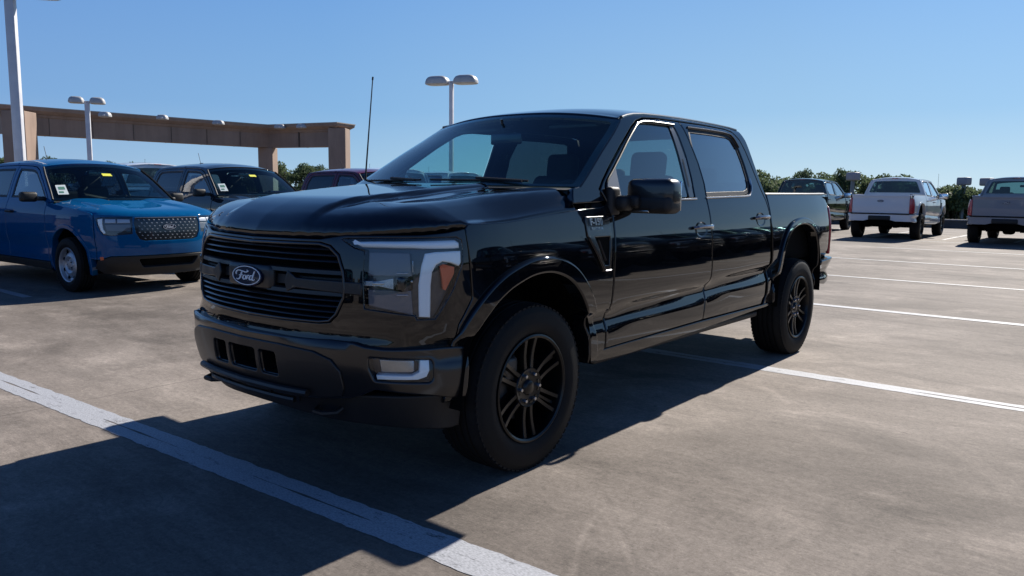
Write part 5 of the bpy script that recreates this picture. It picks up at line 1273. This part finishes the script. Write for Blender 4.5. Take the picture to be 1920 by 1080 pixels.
def tree(px,D,k,top,label,grp,sc_=1):
    """top: image row of the crown top in the photograph"""
    x,y=eye(px,D);hy=348.26+25.22*px/1920;z=CAM[2]+(hy-top-13)/FPX*D;t=tp[k]
    o=t if not used[k] else copy_tree(t);used[k]=True
    base=[9.2,9.6,9.0,10.4][k];s=(z+6)/base;o.location=(x,y,-6);o.rotation_euler=(0,0,rt.uniform(0,6.28));o.scale=(s*sc_*rt.uniform(.9,1.15),s*sc_*rt.uniform(.9,1.15),s)
    o['label']=label;o['group']=grp;return o
ORD_=0
def nth(i,rest): return ('leftmost ' if i==0 else ORD[i]+' from the left of the ')+rest
i_=0
TR='broad green trees beyond the low deck wall on the right'
for px,D,k,top,sc_ in ((1420, 52, 0, 322, 0.9),(1442, 58, 2, 318, 1),(1467, 62, 0, 324, 1),(1490, 60, 3, 318, 0.8),(1503, 58, 1, 312, 0.6),(1525, 60, 2, 322, 1),(1550, 57, 0, 323, 1),(1578, 55, 1, 312, 0.75),(1592, 54, 3, 310, 0.7),(1618, 57, 2, 321, 1),(1645, 55, 0, 322, 1),(1668, 54, 1, 322, 0.9),(1690, 58, 2, 327, 1),(1720, 58, 0, 332, 1)):
    tree(px,D,k,top,nth(i_,'leafy trees over the pickups at the right'),TR,sc_);i_+=1
j_=0
TR2='dense low trees between the white and silver pickups'
for px,D,k,top,sc_ in ((1745, 42, 2, 352, 1),(1745.5, 47, 0, 352, 1),(1762, 43, 0, 348, 1),(1768, 46, 1, 346, 1),(1778, 42, 2, 350, 1),(1795, 42, 0, 350, 1.1),(1800, 46, 2, 346, 1),(1815, 43, 2, 352, 1),(1835, 42, 0, 355, 1),(1855, 44, 1, 352, 1)):
    tree(px,D,k,top,nth(j_,'dense low trees between the white and silver pickups'),TR2,sc_*1.15);j_+=1
l_=r_=0
TR3='distant green trees under the tan beam'
for px,D,k,top,sc_ in ((-15, 80, 2, 295, 1.2),(8, 82, 0, 284, 1),(30, 84, 2, 296, 1),(82, 86, 3, 288, 0.8),(100, 85, 1, 287, 0.8),(125, 88, 2, 298, 1.1),(150, 88, 0, 300, 1),(185, 90, 2, 300, 1),(200, 88, 1, 295, 0.7),(225, 90, 2, 300, 1),(250, 88, 1, 297, 0.8),(262, 90, 0, 300, 1),(285, 92, 2, 306, 1),(470, 88, 0, 312, 1),(485, 86, 2, 309, 1),(525, 84, 1, 302, 0.9),(536, 82, 2, 300, 1),(560, 80, 0, 303, 1),(585, 80, 2, 303, 1),(597, 82, 1, 302, 0.8),(610, 86, 2, 312, 1),(618, 84, 3, 307, 0.7),(665, 90, 2, 312, 1)):
    if px<300: tree(px,D,k,top,nth(l_,'far trees behind the blue pickup under the beam'),TR3,sc_);l_+=1
    else: tree(px,D,k,top,nth(r_,'far trees round the two right-hand beam columns'),TR3,sc_);r_+=1

# ---------------------------------------------------------------- far-off woods closing the view all round
rw=random.Random(21);fw_=MB()
for i in range(15000):
    a=rw.uniform(0,2*PI);D=rw.uniform(150,240);top=1.6+2.2*math.sin(a*9+1)*.35+1.1*math.sin(a*31)*.5+1.0*math.sin(a*67+2)*.4
    z=-6+(top+6)*rw.random()**.55;p=Vector((D*math.cos(a),D*math.sin(a),z))
    u=Vector((rw.gauss(0,1),rw.gauss(0,1),rw.gauss(0,1))).normalized();w=u.cross(Vector((rw.gauss(0,1),rw.gauss(0,1),rw.gauss(0,1)))).normalized();s_=rw.uniform(.8,2.2)
    fw_.add([p-u*s_,p-w*s_*.8,p+u*s_,p+w*s_*.8],[(0,1,2,3)])
o=fw_.build('distant_woods',LEAFD,fixn=False,angle=180);tag(o,'distant green woods along the horizon beyond the deck','woods',kind='stuff')
